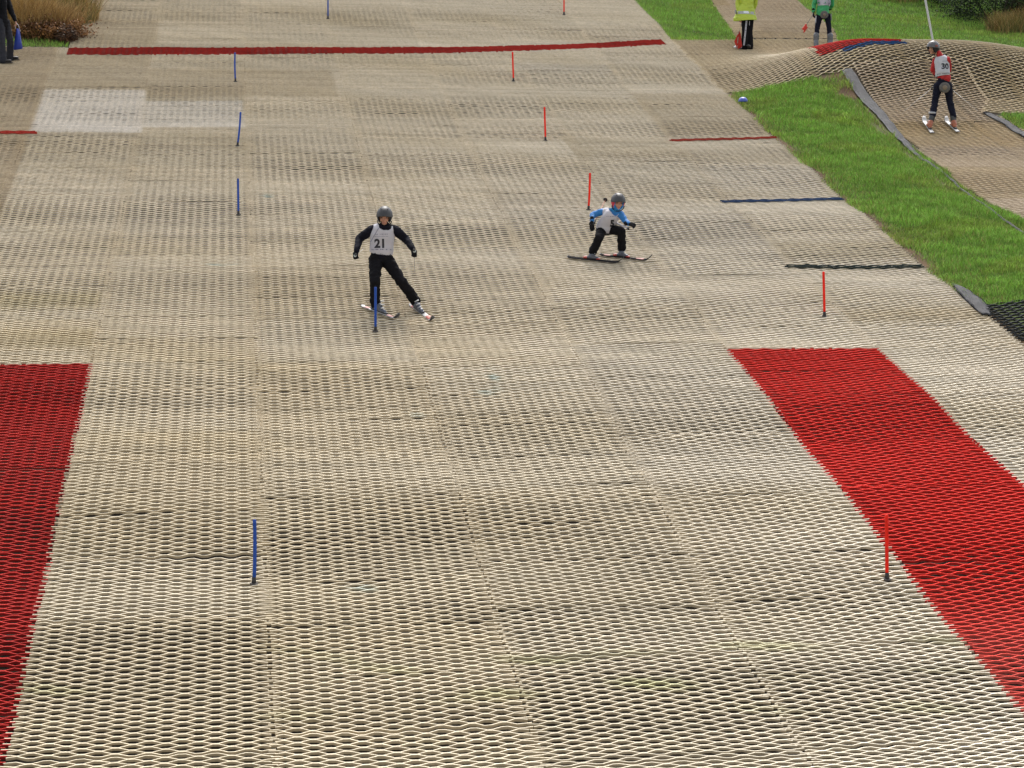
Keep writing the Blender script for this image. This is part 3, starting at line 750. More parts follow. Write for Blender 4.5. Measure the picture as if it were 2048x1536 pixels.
# ------------------------------------------------------------------ crouching child in blue
def child():
    z = (1100, 330, 6.68); f_l, dL = ray(1183, 517, .045); f_r, dR = ray(1243, 510, .045)
    d0 = (dL+dR)/2; F_ = Fig(d0, z); root = empty('person', (f_l+f_r)/2, 'small child in bright blue top and white bib, crouching on black skis', 'person')
    def on(px, py): return ray(px, py, .045)[0]
    r1 = ski('ski', on(1135, 515.5), on(1247, 527), 'black ski nearest the viewer, under the front foot of the crouching child', M['skib'], None, None, wid=.048)
    r2 = ski('ski', on(1200, 511), on(1304, 522.5), 'dark ski with pale orange mark, under the bent far leg of the crouching child', M['skib'], M['decal'], M['skib'], wid=.042)
    def L_(r, a): return Vector(r[0].location)+r[1]*(r[4]*a)+r[2]*.022
    f1, f2 = L_(r1, .44), L_(r2, .42)
    def dd(p): return (p-Vector(CP)).dot(Fv)-d0
    d1, d2 = dd(f1), dd(f2); dm = (d1+d2)/2
    sk = dict(k=.72, dep=(Fv*.8-Rv*.5).normalized(), neck=F_(862, 610, dm-.10), chest=F_(815, 690, dm-.05), waist=F_(755, 790, dm+.04), pelvis=F_(725, 855, dm+.10),
              shL=F_(705, 622, dm-.02), shR=F_(945, 655, dm-.10), elL=F_(575, 665, dm+.02), elR=F_(1005, 745, dm-.16), wrL=F_(560, 745, dm-.10), wrR=F_(1045, 785, dm-.24),
              hipL=F_(690, 865, dm+.08), hipR=F_(785, 860, dm+.10), knL=F_(655, 975, d1-.12), knR=F_(955, 880, d2-.16), anL=F_(572, 1150, d1), anR=F_(958, 1105, d2), toeL=r1[1], toeR=r2[1])
    fr = frame(TC+Rv*.22-Zup*.28, Zup+Rv*.06); hc = F_(908, 505, dm-.16)
    hnd = [(sk['wrL'], F_(560, 850, dm-.12)-F_(560, 745, dm-.10), TC-Rv*.4, .70, .45, 1), (sk['wrR'], F_(1110, 800, dm-.26)-F_(1045, 785, dm-.24), TC+Zup*.6, .70, 1.0, -1)]
    person_body(root, sk, .90, hc, fr, hands=hnd)
    jacket(root, sk, M['bluejkt'], wr=.010, K=1.20, hem=sk['waist'].lerp(sk['pelvis'], .3), hemr=.13, collar=Vector((0, 0, .02)), seed_=9)
    trousers(root, sk, M['black'], wr=.010, K=1.30, flare=.070, seed_=8)
    bb, sf = bib(root, sk, M['bib'], hem=F_(730, 830, dm+.05), K=1.28)
    text_on(bb, '5', .115, F_(828, 790, dm), Rv, Uv, -Fv, sf, M['ink'], bold=.03)
    quad_on(bb, F_(745, 700, dm), F_(885, 700, dm), .008, -Fv, Uv, sf, M['greyink'], 'lettering', dash=.3, n=24)
    h = helmet(root, hc, fr, .92, M['helmet'], pad=M['redknit'])
    b = bmesh.new()                                            # blue hood round the face
    for a in np.linspace(0, 2*math.pi, 25):
        q = hc+fr[0]*math.cos(a)*.070*.92+fr[2]*(math.sin(a)*.088-.004)*.92+fr[1]*.038; ball(b, q, .017, .030, .017, fr)
    link_mesh('hood', fuse('hood', b, .007, 2), M['blueknit'], root)
    b = bmesh.new()
    for a in np.linspace(0, 2*math.pi, 15): ball(b, sk['neck']+Rv*math.cos(a)*.055+Fv*math.sin(a)*.05+Zup*.01, .024, .024, .026)
    link_mesh('neck_warmer', fuse('neck_warmer', b, .007, 2, .003), M['blueknit'], root)
    glove(root, *hnd[0][:3], .80, .45, 1); glove(root, *hnd[1][:3], .78, 1.0, -1)
    for r_, f_, k_ in ((r1, f1, 'anL'), (r2, f2, 'anR')):
        o = boot(root, sk[k_]+Zup*.02, f_, r_[1], r_[2], r_[3], M['bootg'], M['bootr'], .62, 2); binding(r_[0], f_, r_[1], r_[2], r_[3], M['bootr'], .66)
    ski_pole('ski_pole', F_(590, 775, dm-.14), F_(752, 440, dm+.45), 'red ski pole with black basket sticking up behind the shoulder of the child', M['redshaft'], None, r=.005)
    p = ski_pole('ski_pole', F_(1040, 845, dm-.26), F_(700, 690, dm+.55), 'white ski pole tucked under the bent arm of the child', M['bib'], None, r=.016, basket=False)
child()

# ------------------------------------------------------------------ skier 30 on the button lift, seen from behind
def skier30():
    z = (1740, 0, 5.12)
    def on(zx, zy): return ray(1740+zx/5.12, zy/5.12, .045)[0]
    skis = []
    for a, b, lb in (((642, 1372), (548, 1236), 'white ski on the left under skier 30 at the drag lift'), ((908, 1362), (775, 1238), 'white ski on the right under skier 30 at the drag lift')):
        skis.append(ski('ski', on(*a), on(*b), lb, M['skiw'], None, None, wid=.040))
    r1, r2 = skis
    def L_(r, a): return Vector(r[0].location)+r[1]*(r[4]*a)+r[2]*.022
    f1, f2 = L_(r1, .40), L_(r2, .40)
    d0 = ((f1+f2)/2-Vector(CP)).dot(Fv); F_ = Fig(d0, z)
    root = empty('person', (f1+f2)/2, 'skier in red top and white bib 30, seen from behind on the lift track', 'person')
    def dd(p): return (p-Vector(CP)).dot(Fv)-d0
    sk = dict(k=.90, dep=Fv, neck=F_(712, 560, .02), chest=F_(735, 630, .0), waist=F_(745, 750, -.02), pelvis=F_(748, 850, .0),
              shL=F_(668, 618, .05), shR=F_(798, 612, -.03), elL=F_(640, 715, .10), elR=F_(812, 700, .12), wrL=F_(672, 770, .26), wrR=F_(790, 770, .28),
              hipL=F_(697, 880, .0), hipR=F_(797, 880, .0), knL=F_(668, 1030, .05), knR=F_(815, 1030, .05), anL=F_(640, 1185, dd(f1)), anR=F_(852, 1190, dd(f2)), toeL=r1[1], toeR=r2[1])
    fr = frame(-Rv*1.0-Fv*.55-Zup*.12, Zup); hc = F_(648, 498, .02)
    hnd = [(sk['wrL'], Fv+Rv*.4, Zup, .8, 1.1, 1), (sk['wrR'], Fv-Rv*.4, Zup, .8, 1.1, -1)]
    person_body(root, sk, .97, hc, fr, hands=hnd)
    jacket(root, sk, M['redjkt'], wr=.007, K=1.0, hem=F_(762, 800, .0), seed_=21, hemr=.165, collar=Vector((-.02, 0, .03)))
    trousers(root, sk, M['navytr'], K=1.12, wr=.011, flare=.062, seed_=22)
    bb, sf = bib(root, sk, M['bib'], hem=F_(740, 765, .0), K=1.05)
    text_on(bb, '30', .145, F_(757, 690, .0), Rv, Uv, -Fv, sf, M['ink'], bold=.02)
    quad_on(bb, F_(725, 637, .0), F_(790, 630, .0), .010, -Fv, Uv, sf, M['greyink'], 'lettering', dash=.4, n=22); quad_on(bb, F_(675, 768, .0), F_(815, 755, .0), .016, -Fv, Uv, sf, M['greyink'], 'lettering', dash=.35, n=34)
    h = helmet(root, hc, fr, .97, M['helmetg'])
    q = hc+fr[0]*-.0; sdv = -fr[0] if (-fr[0]).dot(TC) > 0 else fr[0]
    part('decal', box(hc+sdv*.106+fr[2]*.045+fr[1]*.01, fr[1]*.030, fr[2]*.016, sdv*.006, .004), M['decal'], h)
    for w_, n_ in ((hnd[0], 1), (hnd[1], -1)): glove(root, w_[0], w_[1], w_[2], .82, 1.1, n_)
    for r_, f_, k_ in ((r1, f1, 'anL'), (r2, f2, 'anR')):
        boot(root, sk[k_], f_, r_[1], r_[2], r_[3], M['booto'], M['bootb'], .92, 2); binding(r_[0], f_, r_[1], r_[2], r_[3], M['bootb'])
    part('gaiter', tube([F_(637, 1148, dd(f1)), F_(636, 1166, dd(f1))], [.066, .066], 16), M['stripe'], root)
    ski_pole('ski_pole', F_(655, 885, .18), F_(345, 1142, -.35), 'thin pale ski pole slanting down to the left of skier 30', M['whiteshaft'], None, r=.0045, basket=False)
    ski_pole('ski_pole', F_(820, 900, .18), F_(1105, 1135, -.35), 'thin pale ski pole slanting down to the right of skier 30', M['whiteshaft'], None, r=.0045, basket=False)
    # button lift: disc behind the hips, pole between the legs and up in front
    c = F_(765, 897, -.155); lift = empty('drag_lift', c, 'button lift disc behind skier 30 with a white pole rising past the helmet', 'drag lift')
    part('disc', tube([c+Fv*.02, c+Fv*.012, c-Fv*.012, c-Fv*.02], [.085, .100, .100, .085], 28), M['disc'], lift)
    part('disc_centre', tube([c-Fv*.0205, c-Fv*.028, c-Fv*.034], [.045, .04, .02], 20), M['disc2'], lift)
    pth = [c+Fv*.02, c+Fv*.10-Zup*.06, c+Fv*.30-Zup*.02, F_(700, 640, .42), F_(640, 400, .46), F_(555, -60, .75), F_(470, -560, 1.1)]
    part('pole', tube(pth[3:], [.020, .020, .020, .018], 10), M['whiteshaft'], lift)
    part('rod', tube(pth[:4], .012, 8), M['alum'], lift)
skier30()

# ------------------------------------------------------------------ bystanders, heads above the frame
def boot_ground(F_, px, py): return ray(*F_.px(px, py))
def standing(F_, dm, hipy, feet, knee, top_m, width, k=1.):
    pass
def flag_cloth(parent, pts, m, name='cloth'):
    bm = bmesh.new(); a, b, c, d = [Vector(p) for p in pts]; n = 8; g = []
    nrm = (b-a).cross(d-a).normalized()
    for i in range(n+1):
        g.append([])
        for j in range(n+1):
            p = a.lerp(b, i/n).lerp(d.lerp(c, i/n), j/n)+nrm*.012*math.sin(i*1.3+j*.8); g[-1].append(bm.verts.new(p))
    for i in range(n):
        for j in range(n): bm.faces.new((g[i][j], g[i+1][j], g[i+1][j+1], g[i][j+1]))
    r = bmesh.ops.solidify(bm, geom=bm.faces[:], thickness=.004)
    return part(name, bm, m, parent)
def hair(root, hc, fr, s, hat=None):
    b = bmesh.new(); ball(b, hc+fr[2]*.045*s-fr[1]*.018*s, .083*s, .094*s, .082*s, fr); ball(b, hc-fr[1]*.05*s-fr[2]*.01*s, .07*s, .055*s, .07*s, fr)
    link_mesh('hair' if not hat else 'hat', fuse('hair', b, .009, 2, .004, 40), hat or M['hair'], root)

def steward():
    z = (1400, 0, 6.0235); g, d0 = ray(1493, 101); F_ = Fig(d0, z)
    root = empty('person', g, 'steward in long yellow hi-vis coat and black striped trousers on the upper track', 'person')
    hgt = 1.62; sc = FPX/d0*6.0235                          # zoom pixels per metre
    def at(x, m_, dd=0.): return F_(x, 605-m_*sc, dd)         # height in metres over the feet
    sk = dict(k=1.0, dep=Fv, neck=at(575, 1.36), chest=at(572, 1.22), waist=at(570, 1.0), pelvis=at(570, .86), shL=at(480, 1.27), shR=at(668, 1.27), elL=at(452, 1.0, .05), elR=at(668, 1.02, .12),
              wrL=at(482, .72, -.06), wrR=at(640, .86, .16), hipL=at(535, .80), hipR=at(610, .80), knL=at(540, .42, -.04), knR=at(600, .42, .02), anL=at(535, .07), anR=at(600, .07, .05), toeL=(-Rv+TC*.2).normalized(), toeR=(TC-Rv*.3).normalized())
    fr = frame(TC*.6-Rv*.8-Zup*.1); hc = at(568, 1.52)
    hnd = [(sk['wrL'], -Zup-Rv*.15, -Rv, .95, .9, 1), (sk['wrR'], -Rv+TC*.2, TC, .95, .9, -1)]
    person_body(root, sk, .98, hc, fr, hands=hnd); hair(root, hc, fr, 1., M['navy'])
    j, jm = jacket(root, sk, M['hiviz'], K=1.08, wr=.012, hem=at(545, .66), seed_=31, hemr=.29)
    b = bmesh.new(); b.from_mesh(jm); bmesh.ops.bisect_plane(b, geom=b.verts[:]+b.edges[:]+b.faces[:], plane_co=at(545, .645)-Vector(root.location), plane_no=(Zup-Rv*.06), clear_inner=True); b.to_mesh(jm); b.free()
    tr, tm = trousers(root, sk, M['black'], K=1.0, wr=.006, flare=.082, seed_=33)
    sf = bvh(jm, Vector(root.location)); st_ = bvh(tm, Vector(root.location))
    quad_on(j, F_(418, 138, -.2), F_(676, 148, -.2), .062, -Fv, Uv, sf, M['refl'], 'reflective_band', n=24); quad_on(j, F_(530, 137, -.2), F_(596, 140, -.2), .050, -Fv*1.0-Fv*.02, Uv, sf, M['reflw'], 'reflective_patch', n=8).location += TC*.003
    quad_on(tr, F_(562, 245, -.1), F_(530, 545, -.1), .035, -Fv, Rv, st_, M['stripe'], 'stripe', n=24); quad_on(tr, F_(600, 250, -.1), F_(598, 300, -.1), .014, -Fv, Rv, st_, M['stripe'], 'stripe', n=8)
    for a_, t_, m_ in (('anL', sk['toeL'], M['shoew']), ('anR', sk['toeR'], M['shoe'])):
        p = sk[a_].copy(); p.z = float(H(p.x, p.y))+.075; b = bmesh.new(); capsule(b, p-t_*.07, p+t_*.21-Zup*.01, .042, .036, .8, Zup); o = link_mesh('shoe', fuse('shoe', b, .009, 2), m_, root)
        part('sole', box(p+t_*.03-Zup*.036, t_*.13, t_.cross(Zup).normalized()*.034, Zup*.008, .004), M['rubber'], o)
    fl = empty('flag', F_(430, 590, -.2), 'red flag held point down beside the black trousers of the steward', 'flag')
    part('stick', tube([F_(500, 282, -.15), F_(462, 400, -.18), F_(446, 592, -.2)], .009, 6), M['stick'], fl)
    flag_cloth(fl, (F_(472, 372, -.19), F_(490, 400, -.19), F_(508, 560, -.19), F_(412, 500, -.19)), M['flag'])
    flag_cloth(fl, (F_(412, 500, -.20), F_(508, 555, -.20), F_(497, 572, -.20), F_(448, 592, -.20)), M['flag'])
steward()

def green_skier():
    z = (1400, 0, 6.0235); g, d0 = ray(1645, 91)
    # stands on the matting just behind the top of the bump
    p0 = unproj(1645, 92, 45.9); yy = p0.y; zz = float(H(p0.x, p0.y)); _, pyg, d0 = proj(np.array([p0.x, p0.y, zz])); F_ = Fig(d0, z)
    root = empty('person', (p0.x, p0.y, zz), 'skier in bright green jacket and dark trousers behind the bump, back to the viewer', 'person')
    sc = FPX/d0*6.0235; base = pyg*6.0235
    def at(x, m_, dd=0.): return F_(x, base-m_*sc, dd)
    bm_ = (base-540)/sc
    hip = (base-190)/sc
    sk = dict(k=.92, dep=Fv, neck=at(1490, hip+.56), chest=at(1488, hip+.42), waist=at(1485, hip+.20), pelvis=at(1480, hip+.06), shL=at(1400, hip+.47), shR=at(1580, hip+.47), elL=at(1375, hip+.24, .03), elR=at(1592, hip+.24, .12),
              wrL=at(1366, hip+.09, -.02), wrR=at(1560, hip+.15, .28), hipL=at(1440, hip), hipR=at(1534, hip), knL=at(1412, (hip+.1)/2+.05, .0), knR=at(1556, (hip+.1)/2+.05, .0), anL=at(1398, .13), anR=at(1568, .13), toeL=Fv.copy(), toeR=Fv.copy())
    fr = frame(Fv+Zup*.05); hc = at(1490, hip+.72)
    hnd = [(sk['wrL'], -Zup+TC*.1, -Rv, .9, 1.0, 1), (sk['wrR'], Fv-Rv*.3, Zup, .9, 1.0, -1)]
    person_body(root, sk, .98, hc, fr, hands=hnd); helmet(root, hc, fr, .98, M['helmetg'])
    j, jm = jacket(root, sk, M['green'], K=1.05, wr=.010, hem=at(1478, hip+.07), seed_=41, hemr=.175)
    sf = bvh(jm, Vector(root.location))
    quad_on(j, F_(1425, 8, -.2), F_(1585, 5, -.2), .16, -Fv, Uv, sf, M['bib'], 'bib', n=18); quad_on(j, F_(1440, 32, -.2), F_(1580, 30, -.2), .012, -Fv*1.0, Uv, sf, M['greyink'], 'lettering', n=22, dash=.3).location += TC*.004
    tr, tm = trousers(root, sk, M['navytr'], K=.92, wr=.008, flare=.066, seed_=43); st_ = bvh(tm, Vector(root.location))
    quad_on(tr, F_(1398, 190, -.1), F_(1388, 300, -.1), .026, -Fv, Rv, st_, M['stripe'], 'stripe', n=12)
    quad_on(tr, F_(1578, 160, -.1), F_(1586, 240, -.1), .016, -Fv, Rv, st_, M['stripe'], 'stripe', n=12)
    glove(root, *hnd[0][:3], .95, 1.0, 1); glove(root, *hnd[1][:3], .95, 1.0, -1)
    Ys = Vector((p0.x, p0.y, 0)).normalized()
    for a_ in ('anL', 'anR'):
        fx = sk[a_]; gz = float(H(fx.x, fx.y)); n = Vector(normal(fx.x, fx.y)); tail = Vector((fx.x, fx.y, 0))-Ys*.45; tip = Vector((fx.x, fx.y, 0))+Ys*.75
        tail.z = float(H(tail.x, tail.y)); tip.z = float(H(tip.x, tip.y)); off = Vector((0, 0, .035)); tail += off; tip += off
        r_ = ski('ski', tail, tip, 'ski of the green jacket skier under the %s foot' % ('left' if a_ == 'anL' else 'right'), M['skib'], None, None)
        f_ = tail.lerp(tip, .375)+r_[2]*.03
        boot(root, f_+Vector((0, 0, .30)), f_, r_[1], r_[2], r_[3], M['boots'], M['boots'], 1.0, 3); binding(r_[0], f_, r_[1], r_[2], r_[3], M['boots'])
    fl = empty('flag', F_(1265, 400, -.1), 'furled orange-red flag on a stick, held out by the green jacket skier', 'flag')
    part('stick', tube([F_(1362, 150, -.05), F_(1342, 205, -.06), F_(1268, 320, -.08)], .008, 6), M['stick'], fl)
    b = bmesh.new(); capsule(b, F_(1276, 300, -.09), F_(1246, 348, -.09), .022, .030); capsule(b, F_(1285, 330, -.09), F_(1250, 388, -.09), .026, .016); capsule(b, F_(1262, 340, -.09), F_(1232, 345, -.09), .018, .008)
    link_mesh('cloth', fuse('cloth', b, .007, 1, .008, 40), M['flag'], fl)
    c = F_(1497, 178, -.165); lift = empty('drag_lift', c, 'button lift disc and pole behind the green jacket skier', 'drag lift')
    part('disc', tube([c+Fv*.02, c+Fv*.012, c-Fv*.012, c-Fv*.02], [.075, .088, .088, .075], 24), M['disc'], lift); part('disc_centre', tube([c-Fv*.0205, c-Fv*.03], [.035, .02], 16), M['disc2'], lift)
    part('rod', tube([c+Fv*.02, c+Fv*.3-Zup*.04, at(1470, hip+.5, .45), at(1440, hip+1.6, .8)], .012, 8), M['alum'], lift)
green_skier()

def walker():
    z = (0, 0, 4.52); g, d0 = ray(20, 128); F_ = Fig(d0, z)
    root = empty('person', g, 'person in dark jacket and jeans walking in at the top left corner', 'person')
    sc = FPX/d0*4.52; base = 592
    def at(x, m_, dd=0.): return F_(x, base-m_*sc, dd)
    sk = dict(k=1.06, dep=Rv*.8+Fv*.6, neck=at(15, 1.44), chest=at(12, 1.28), waist=at(15, 1.06), pelvis=at(22, .92), shL=at(-20, 1.34, -.14), shR=at(62, 1.34, .13), elL=at(-60, 1.08, -.18), elR=at(100, 1.08, .15), wrL=at(-70, .88, -.25), wrR=at(137, .905, .12),
              hipL=at(5, .86, -.07), hipR=at(50, .86, .08), knL=at(18, .48, -.12), knR=at(92, .50, .10), anL=at(25, .10, -.12), anR=at(88, .12, .22), toeL=(Rv+TC*.1).normalized(), toeR=(Rv+TC*.1).normalized())
    fr = frame(Rv+TC*.5); hc = at(20, 1.60)
    hnd = [(sk['wrR'], -Zup+Rv*.25, Rv, .98, .8, -1), (sk['wrL'], -Zup+TC*.1, -Rv, .98, .6, 1)]
    person_body(root, sk, 1.04, hc, fr, hands=hnd); hair(root, hc, fr, 1.04)
    jacket(root, sk, M['jacketd'], K=1.02, wr=.010, hem=at(25, .84), seed_=51)
    trousers(root, sk, M['jeans'], K=1.0, wr=.008, flare=.075, seed_=52)
    for a_ in ('L', 'R'):
        p = sk['an'+a_].copy(); t_ = sk['toe'+a_]; p.z = float(H(p.x, p.y))+.085; b = bmesh.new(); capsule(b, p-t_*.07, p+t_*.15-Zup*.01, .044, .036, .8, Zup); capsule(b, p-t_*.03, p+Zup*.05-t_*.03, .046, .046)
        o = link_mesh('shoe', fuse('shoe', b, .009, 2), M['shoe'], root); part('sole', box(p+t_*.04-Zup*.042, t_*.15, t_.cross(Zup).normalized()*.038, Zup*.009, .004), M['rubber'], o)
    bag = empty('bag', F_(160, 450, .1), 'flat blue bag hanging from the hand of the person at top left', 'bag')
    a, b, c, d = F_(150, 252, .12), F_(178, 262, .12), F_(204, 440, .10), F_(122, 452, .10)
    bm = bmesh.new()
    th = Fv*.035; q = [bm.verts.new(v) for v in (a-th*.3, b-th*.3, c-th, d-th, a+th*.3, b+th*.3, c+th, d+th)]
    for f in ((0, 1, 2, 3), (7, 6, 5, 4), (0, 4, 5, 1), (1, 5, 6, 2), (2, 6, 7, 3), (3, 7, 4, 0)): bm.faces.new([q[i] for i in f])
    bmesh.ops.bevel(bm, geom=bm.edges[:], offset=.012, segments=2, affect='EDGES'); bmesh.ops.recalc_face_normals(bm, faces=bm.faces); part('pouch', bm, M['bluebag'], bag)
    part('handle', tube([F_(142, 262, .12), F_(140, 225, .12), F_(150, 212, .12), F_(166, 228, .12), F_(184, 285, .12)], .006, 6), M['bib'], bag)
walker()

# ------------------------------------------------------------------ slalom gates (stubby poles)
GATES = [  # base px, top px, colour, label, bend (m)
    ((508, 1174), (509, 1039), 'b', 'blue stubby gate pole nearest the viewer', .006),
    ((751, 667), (751, 574), 'b', 'blue stubby gate pole in front of the leg of skier 21', .0),
    ((477, 433), (476, 357), 'b', 'upright blue gate pole, third up the left row, near skier 21 on his left', .0),
    ((475, 295), (481, 224), 'b', 'leaning blue gate pole below the right corner of the white matting', .008),
    ((471, 166), (470, 105), 'b', 'blue gate pole with its top on the long red strip', -.008),
    ((656, 40), (656, -17), 'b', 'blue gate pole cut by the top of the picture', .0),
    ((1774, 1165), (1773, 1029), 'r', 'red stubby gate pole nearest the viewer, beside the long red mat', .0),
    ((1649, 637), (1647, 543), 'r', 'red gate pole just below the dark green strip', .0),
    ((1177, 423), (1180, 346), 'r', 'leaning red gate pole behind the crouching child', .004),
    ((1091, 284), (1089, 214), 'r', 'red gate pole in mid slope, one gate above the crouching child', .0),
    ((1027, 165), (1025, 104), 'r', 'red gate pole just under the long red strip, by a pale patch', .0),
    ((1128, 32), (1128, -27), 'r', 'red gate pole cut by the top of the picture', .0)]
for (bx, by), (tx, ty), c, lab, bend in GATES:
    g, d = ray(bx, by); g = Vector((g.x, g.y, float(H(g.x, g.y))+.030))
    top = unproj(tx, ty, (g-Vector(CP)).dot(Fv)); up = (top-g); L = up.length
    root = empty('gate_pole', g, lab, 'gate pole', 'stubby slalom gate poles')
    r_ = .0165
    pts = [g+up*u+Rv*bend*math.sin(u*math.pi*1.0) for u in np.linspace(.085, .99, 10)]
    part('shaft', tube(pts+[g+up*1.0], [r_]*10+[r_*.7], 14), M['gblue' if c == 'b' else 'gred'], root)
    part('socket', tube([g, g+up*.05, g+up*.10], [.021, .019, .018], 14), M['rubber'], root)
    n = Vector(normal(g.x, g.y))
    part('base_plate', tube([g-n*.004, g+n*.004, g+n*.008], [.036, .036, .030], 20), M['plate'], root)

# ------------------------------------------------------------------ blue dome, edging strips
g, d = ray(1486, 206)
bm = bmesh.new(); prof = [(.095, 0), (.093, .022), (.082, .052), (.060, .078), (.030, .092), (.001, .096)]
rings = [[bm.verts.new(Vector((g.x+r*math.cos(a), g.y+r*math.sin(a), float(H(g.x, g.y))+.02+z))) for a in np.linspace(0, 2*math.pi, 28, endpoint=False)] for r, z in prof]
for r0, r1 in zip(rings, rings[1:]):
    for j in range(28): bm.faces.new((r0[j], r0[(j+1) % 28], r1[(j+1) % 28], r1[j]))
bm.faces.new(rings[0][::-1]); bmesh.ops.recalc_face_normals(bm, faces=bm.faces)
dome = part('marker_cone', bm, M['dome'], None); tag(dome, 'round blue plastic dome on the grass corner at the edge of the slope', 'marker'); anchor(dome)

def ribbon(name, pts, wid, label, thick=.012, seed_=0):
    P_ = np.array(pts, float); s = np.concatenate([[0], np.cumsum(np.linalg.norm(np.diff(P_, axis=0), axis=1))]); u = np.arange(0, s[-1], .10)
    X_ = np.interp(u, s, P_[:, 0]); Y_ = np.interp(u, s, P_[:, 1]); W_ = np.interp(u, s, wid)
    tx = np.gradient(X_); ty = np.gradient(Y_); L = np.hypot(tx, ty); nx_, ny_ = ty/L, -tx/L
    bm = bmesh.new(); rows = []
    for i in range(len(u)):
        row = []
        for j in range(7):
            o = (j/6-.5)*W_[i]*(1+.15*noise.noise(Vector((u[i]*2, seed_, 0)))); x = X_[i]+nx_[i]*o; y = Y_[i]+ny_[i]*o
            z_ = float(H(x, y))+.035+.03*noise.noise(Vector((x*3, y*3, seed_)))+.02*math.sin(j/6*math.pi)
            row.append(bm.verts.new((x, y, z_)))
        rows.append(row)
    for a, b in zip(rows, rows[1:]):
        for j in range(6): bm.faces.new((a[j], a[j+1], b[j+1], b[j]))
    bmesh.ops.solidify(bm, geom=bm.faces[:], thickness=thick); bmesh.ops.recalc_face_normals(bm, faces=bm.faces)
    o = part(name, bm, M['edging'], None); tag(o, label, 'edging strip'); anchor(o)
def g2(px, py): p = ray(px, py)[0]; return (p.x, p.y)
ribbon('edging_strip', [g2(1694, 142), g2(1722, 188), g2(1756, 225), g2(1793, 270), g2(1840, 318), g2(1905, 366), g2(1990, 430), g2(2060, 480)], [.26, .30, .30, .26, .12, .08, .07, .06][0:8] and np.array([.20, .24, .22, .18, .09, .06, .05, .05]), 'long grey rubber edging between the grass strip and the lift track', seed_=1)
ribbon('edging_strip', [g2(1972, 228), g2(2010, 248), g2(2060, 280), g2(2120, 320)], np.array([.18, .22, .22, .2]), 'short grey rubber edging at the right border, far side of the lift track', seed_=4)
ribbon('edging_strip', [g2(1905, 572), g2(1930, 590), g2(1962, 618), g2(1975, 640)], np.array([.05, .22, .25, .1]), 'crumpled dark sheeting at the lower tip of the grass strip', seed_=9)

# ------------------------------------------------------------------ grass (uncountable): blades all over the turf
def blades(X, Y, hgt, wid, col, lean=.5):
    n = len(X); Z = H(X, Y); a = rng.uniform(0, 6.283, n); la = rng.uniform(0, 6.283, n); ll = rng.uniform(.1, lean, n)*hgt
    dx, dy = np.cos(a)*wid/2, np.sin(a)*wid/2; lx, ly = np.cos(la)*ll, np.sin(la)*ll
    V = np.stack([np.stack([X-dx, Y-dy, Z-.01], -1), np.stack([X+dx, Y+dy, Z-.01], -1), np.stack([X+dx*.8+lx*.35, Y+dy*.8+ly*.35, Z+hgt*.55], -1), np.stack([X-dx*.8+lx*.35, Y-dy*.8+ly*.35, Z+hgt*.55], -1), np.stack([X+lx, Y+ly, Z+hgt], -1)], 1)
    b = np.arange(n)*5; F4 = np.stack([b, b+1, b+2, b+3], -1); F3 = np.stack([b+3, b+2, b+4], -1)
    return V.reshape(-1, 3), F4, F3, np.repeat(col, 5, 0)
Xs, Ys_ = [], []
for (x0, x1, y0, y1, den) in ((10.05, 13.2, 26.9, 41.0, 5200), (9.95, 12.8, 45.6, 56, 3000), (13.6, 22, 43, 56, 2400), (14.2, 18, 33, 39.8, 3600), (-7, -2.6, 44.6, 54, 1500)):
    n = int((x1-x0)*(y1-y0)*den); Xs.append(rng.uniform(x0, x1, n)); Ys_.append(rng.uniform(y0, y1, n))
X = np.concatenate(Xs); Y = np.concatenate(Ys_)
k = (~on_matting(X, Y)) | ((X > XE-.02-.14*np.clip(und(Y*5, Y*2.1+X), 0, 1)) & (X < XE+.06) & (Y < 41) & (Y > 27))
k &= ~((X > track_left(Y)-.20*(Y > 36.5)-.05) & (Y < 41.2) & (X < 15))
e = np.exp(-np.clip(X-XE, 0, 9)/.20)*(Y < 41)+1.3*np.exp(-np.abs(Y-40.9)/.22)*(X > 11.9)*(X < 13.6)+1.5*np.exp(-((X-hx)**2/.07+(Y-hy_)**2/.04))
bare = np.clip(und(X*2.4, Y*1.1)*2.6+.2, 0, 1)
e = e+1.0*np.exp(-np.clip(Y-45.7, 0, 9)/.10)*(Y > 45)*(X < 12)+.8*np.exp(-np.abs(X-(track_left(Y)-.35))/.14)*(Y < 41)*(Y > 33)
k &= rng.uniform(0, 1, len(X)) > np.clip(e*(.55+1.1*bare), 0, .98)
pz = np.stack([X, Y, H(X, Y)], -1); px, py, dd_ = proj(pz); k &= (px > -200) & (px < 2300) & (py > -350)
X, Y, e = X[k], Y[k], e[k]; n = len(X)
cl = np.clip(.5+.6*und(X*1.7+2, Y*1.3), 0, 1); cl2 = np.clip(.5+.8*und(X*5.1+2, Y*4.3), 0, 1)
tc = rng.uniform(0, 1, (420, 2))*np.array([9, 17])+np.array([9.9, 26]); tn = np.zeros(n)
for a_, b_ in tc: tn = np.maximum(tn, np.exp(-((X-a_)**2+(Y-b_)**2)/rng.uniform(.003, .02)))
hg = (.026+.055*rng.uniform(0, 1, n)**1.5)*(.55+.6*cl+.5*cl2)*(1+1.1*tn)
c = np.array([.190, .330, .052])*(.45+1.0*rng.uniform(0, 1, (n, 1)))*(.60+.5*cl2[:, None]+.35*cl[:, None])
c = c*np.where(und(X*1.1+9, Y*.9)[:, None] > .25, np.array([1.15, 1.0, 1.0]), 1.)
y_ = (rng.uniform(0, 1, n) < .10+.25*np.clip(e, 0, 1))[:, None]; c = np.where(y_, np.array([.32, .28, .09])*(.6+.6*rng.uniform(0, 1, (n, 1))), c)
V, F4, F3, C = blades(X, Y, hg, .0065+.003*rng.uniform(0, 1, n), c, .9)
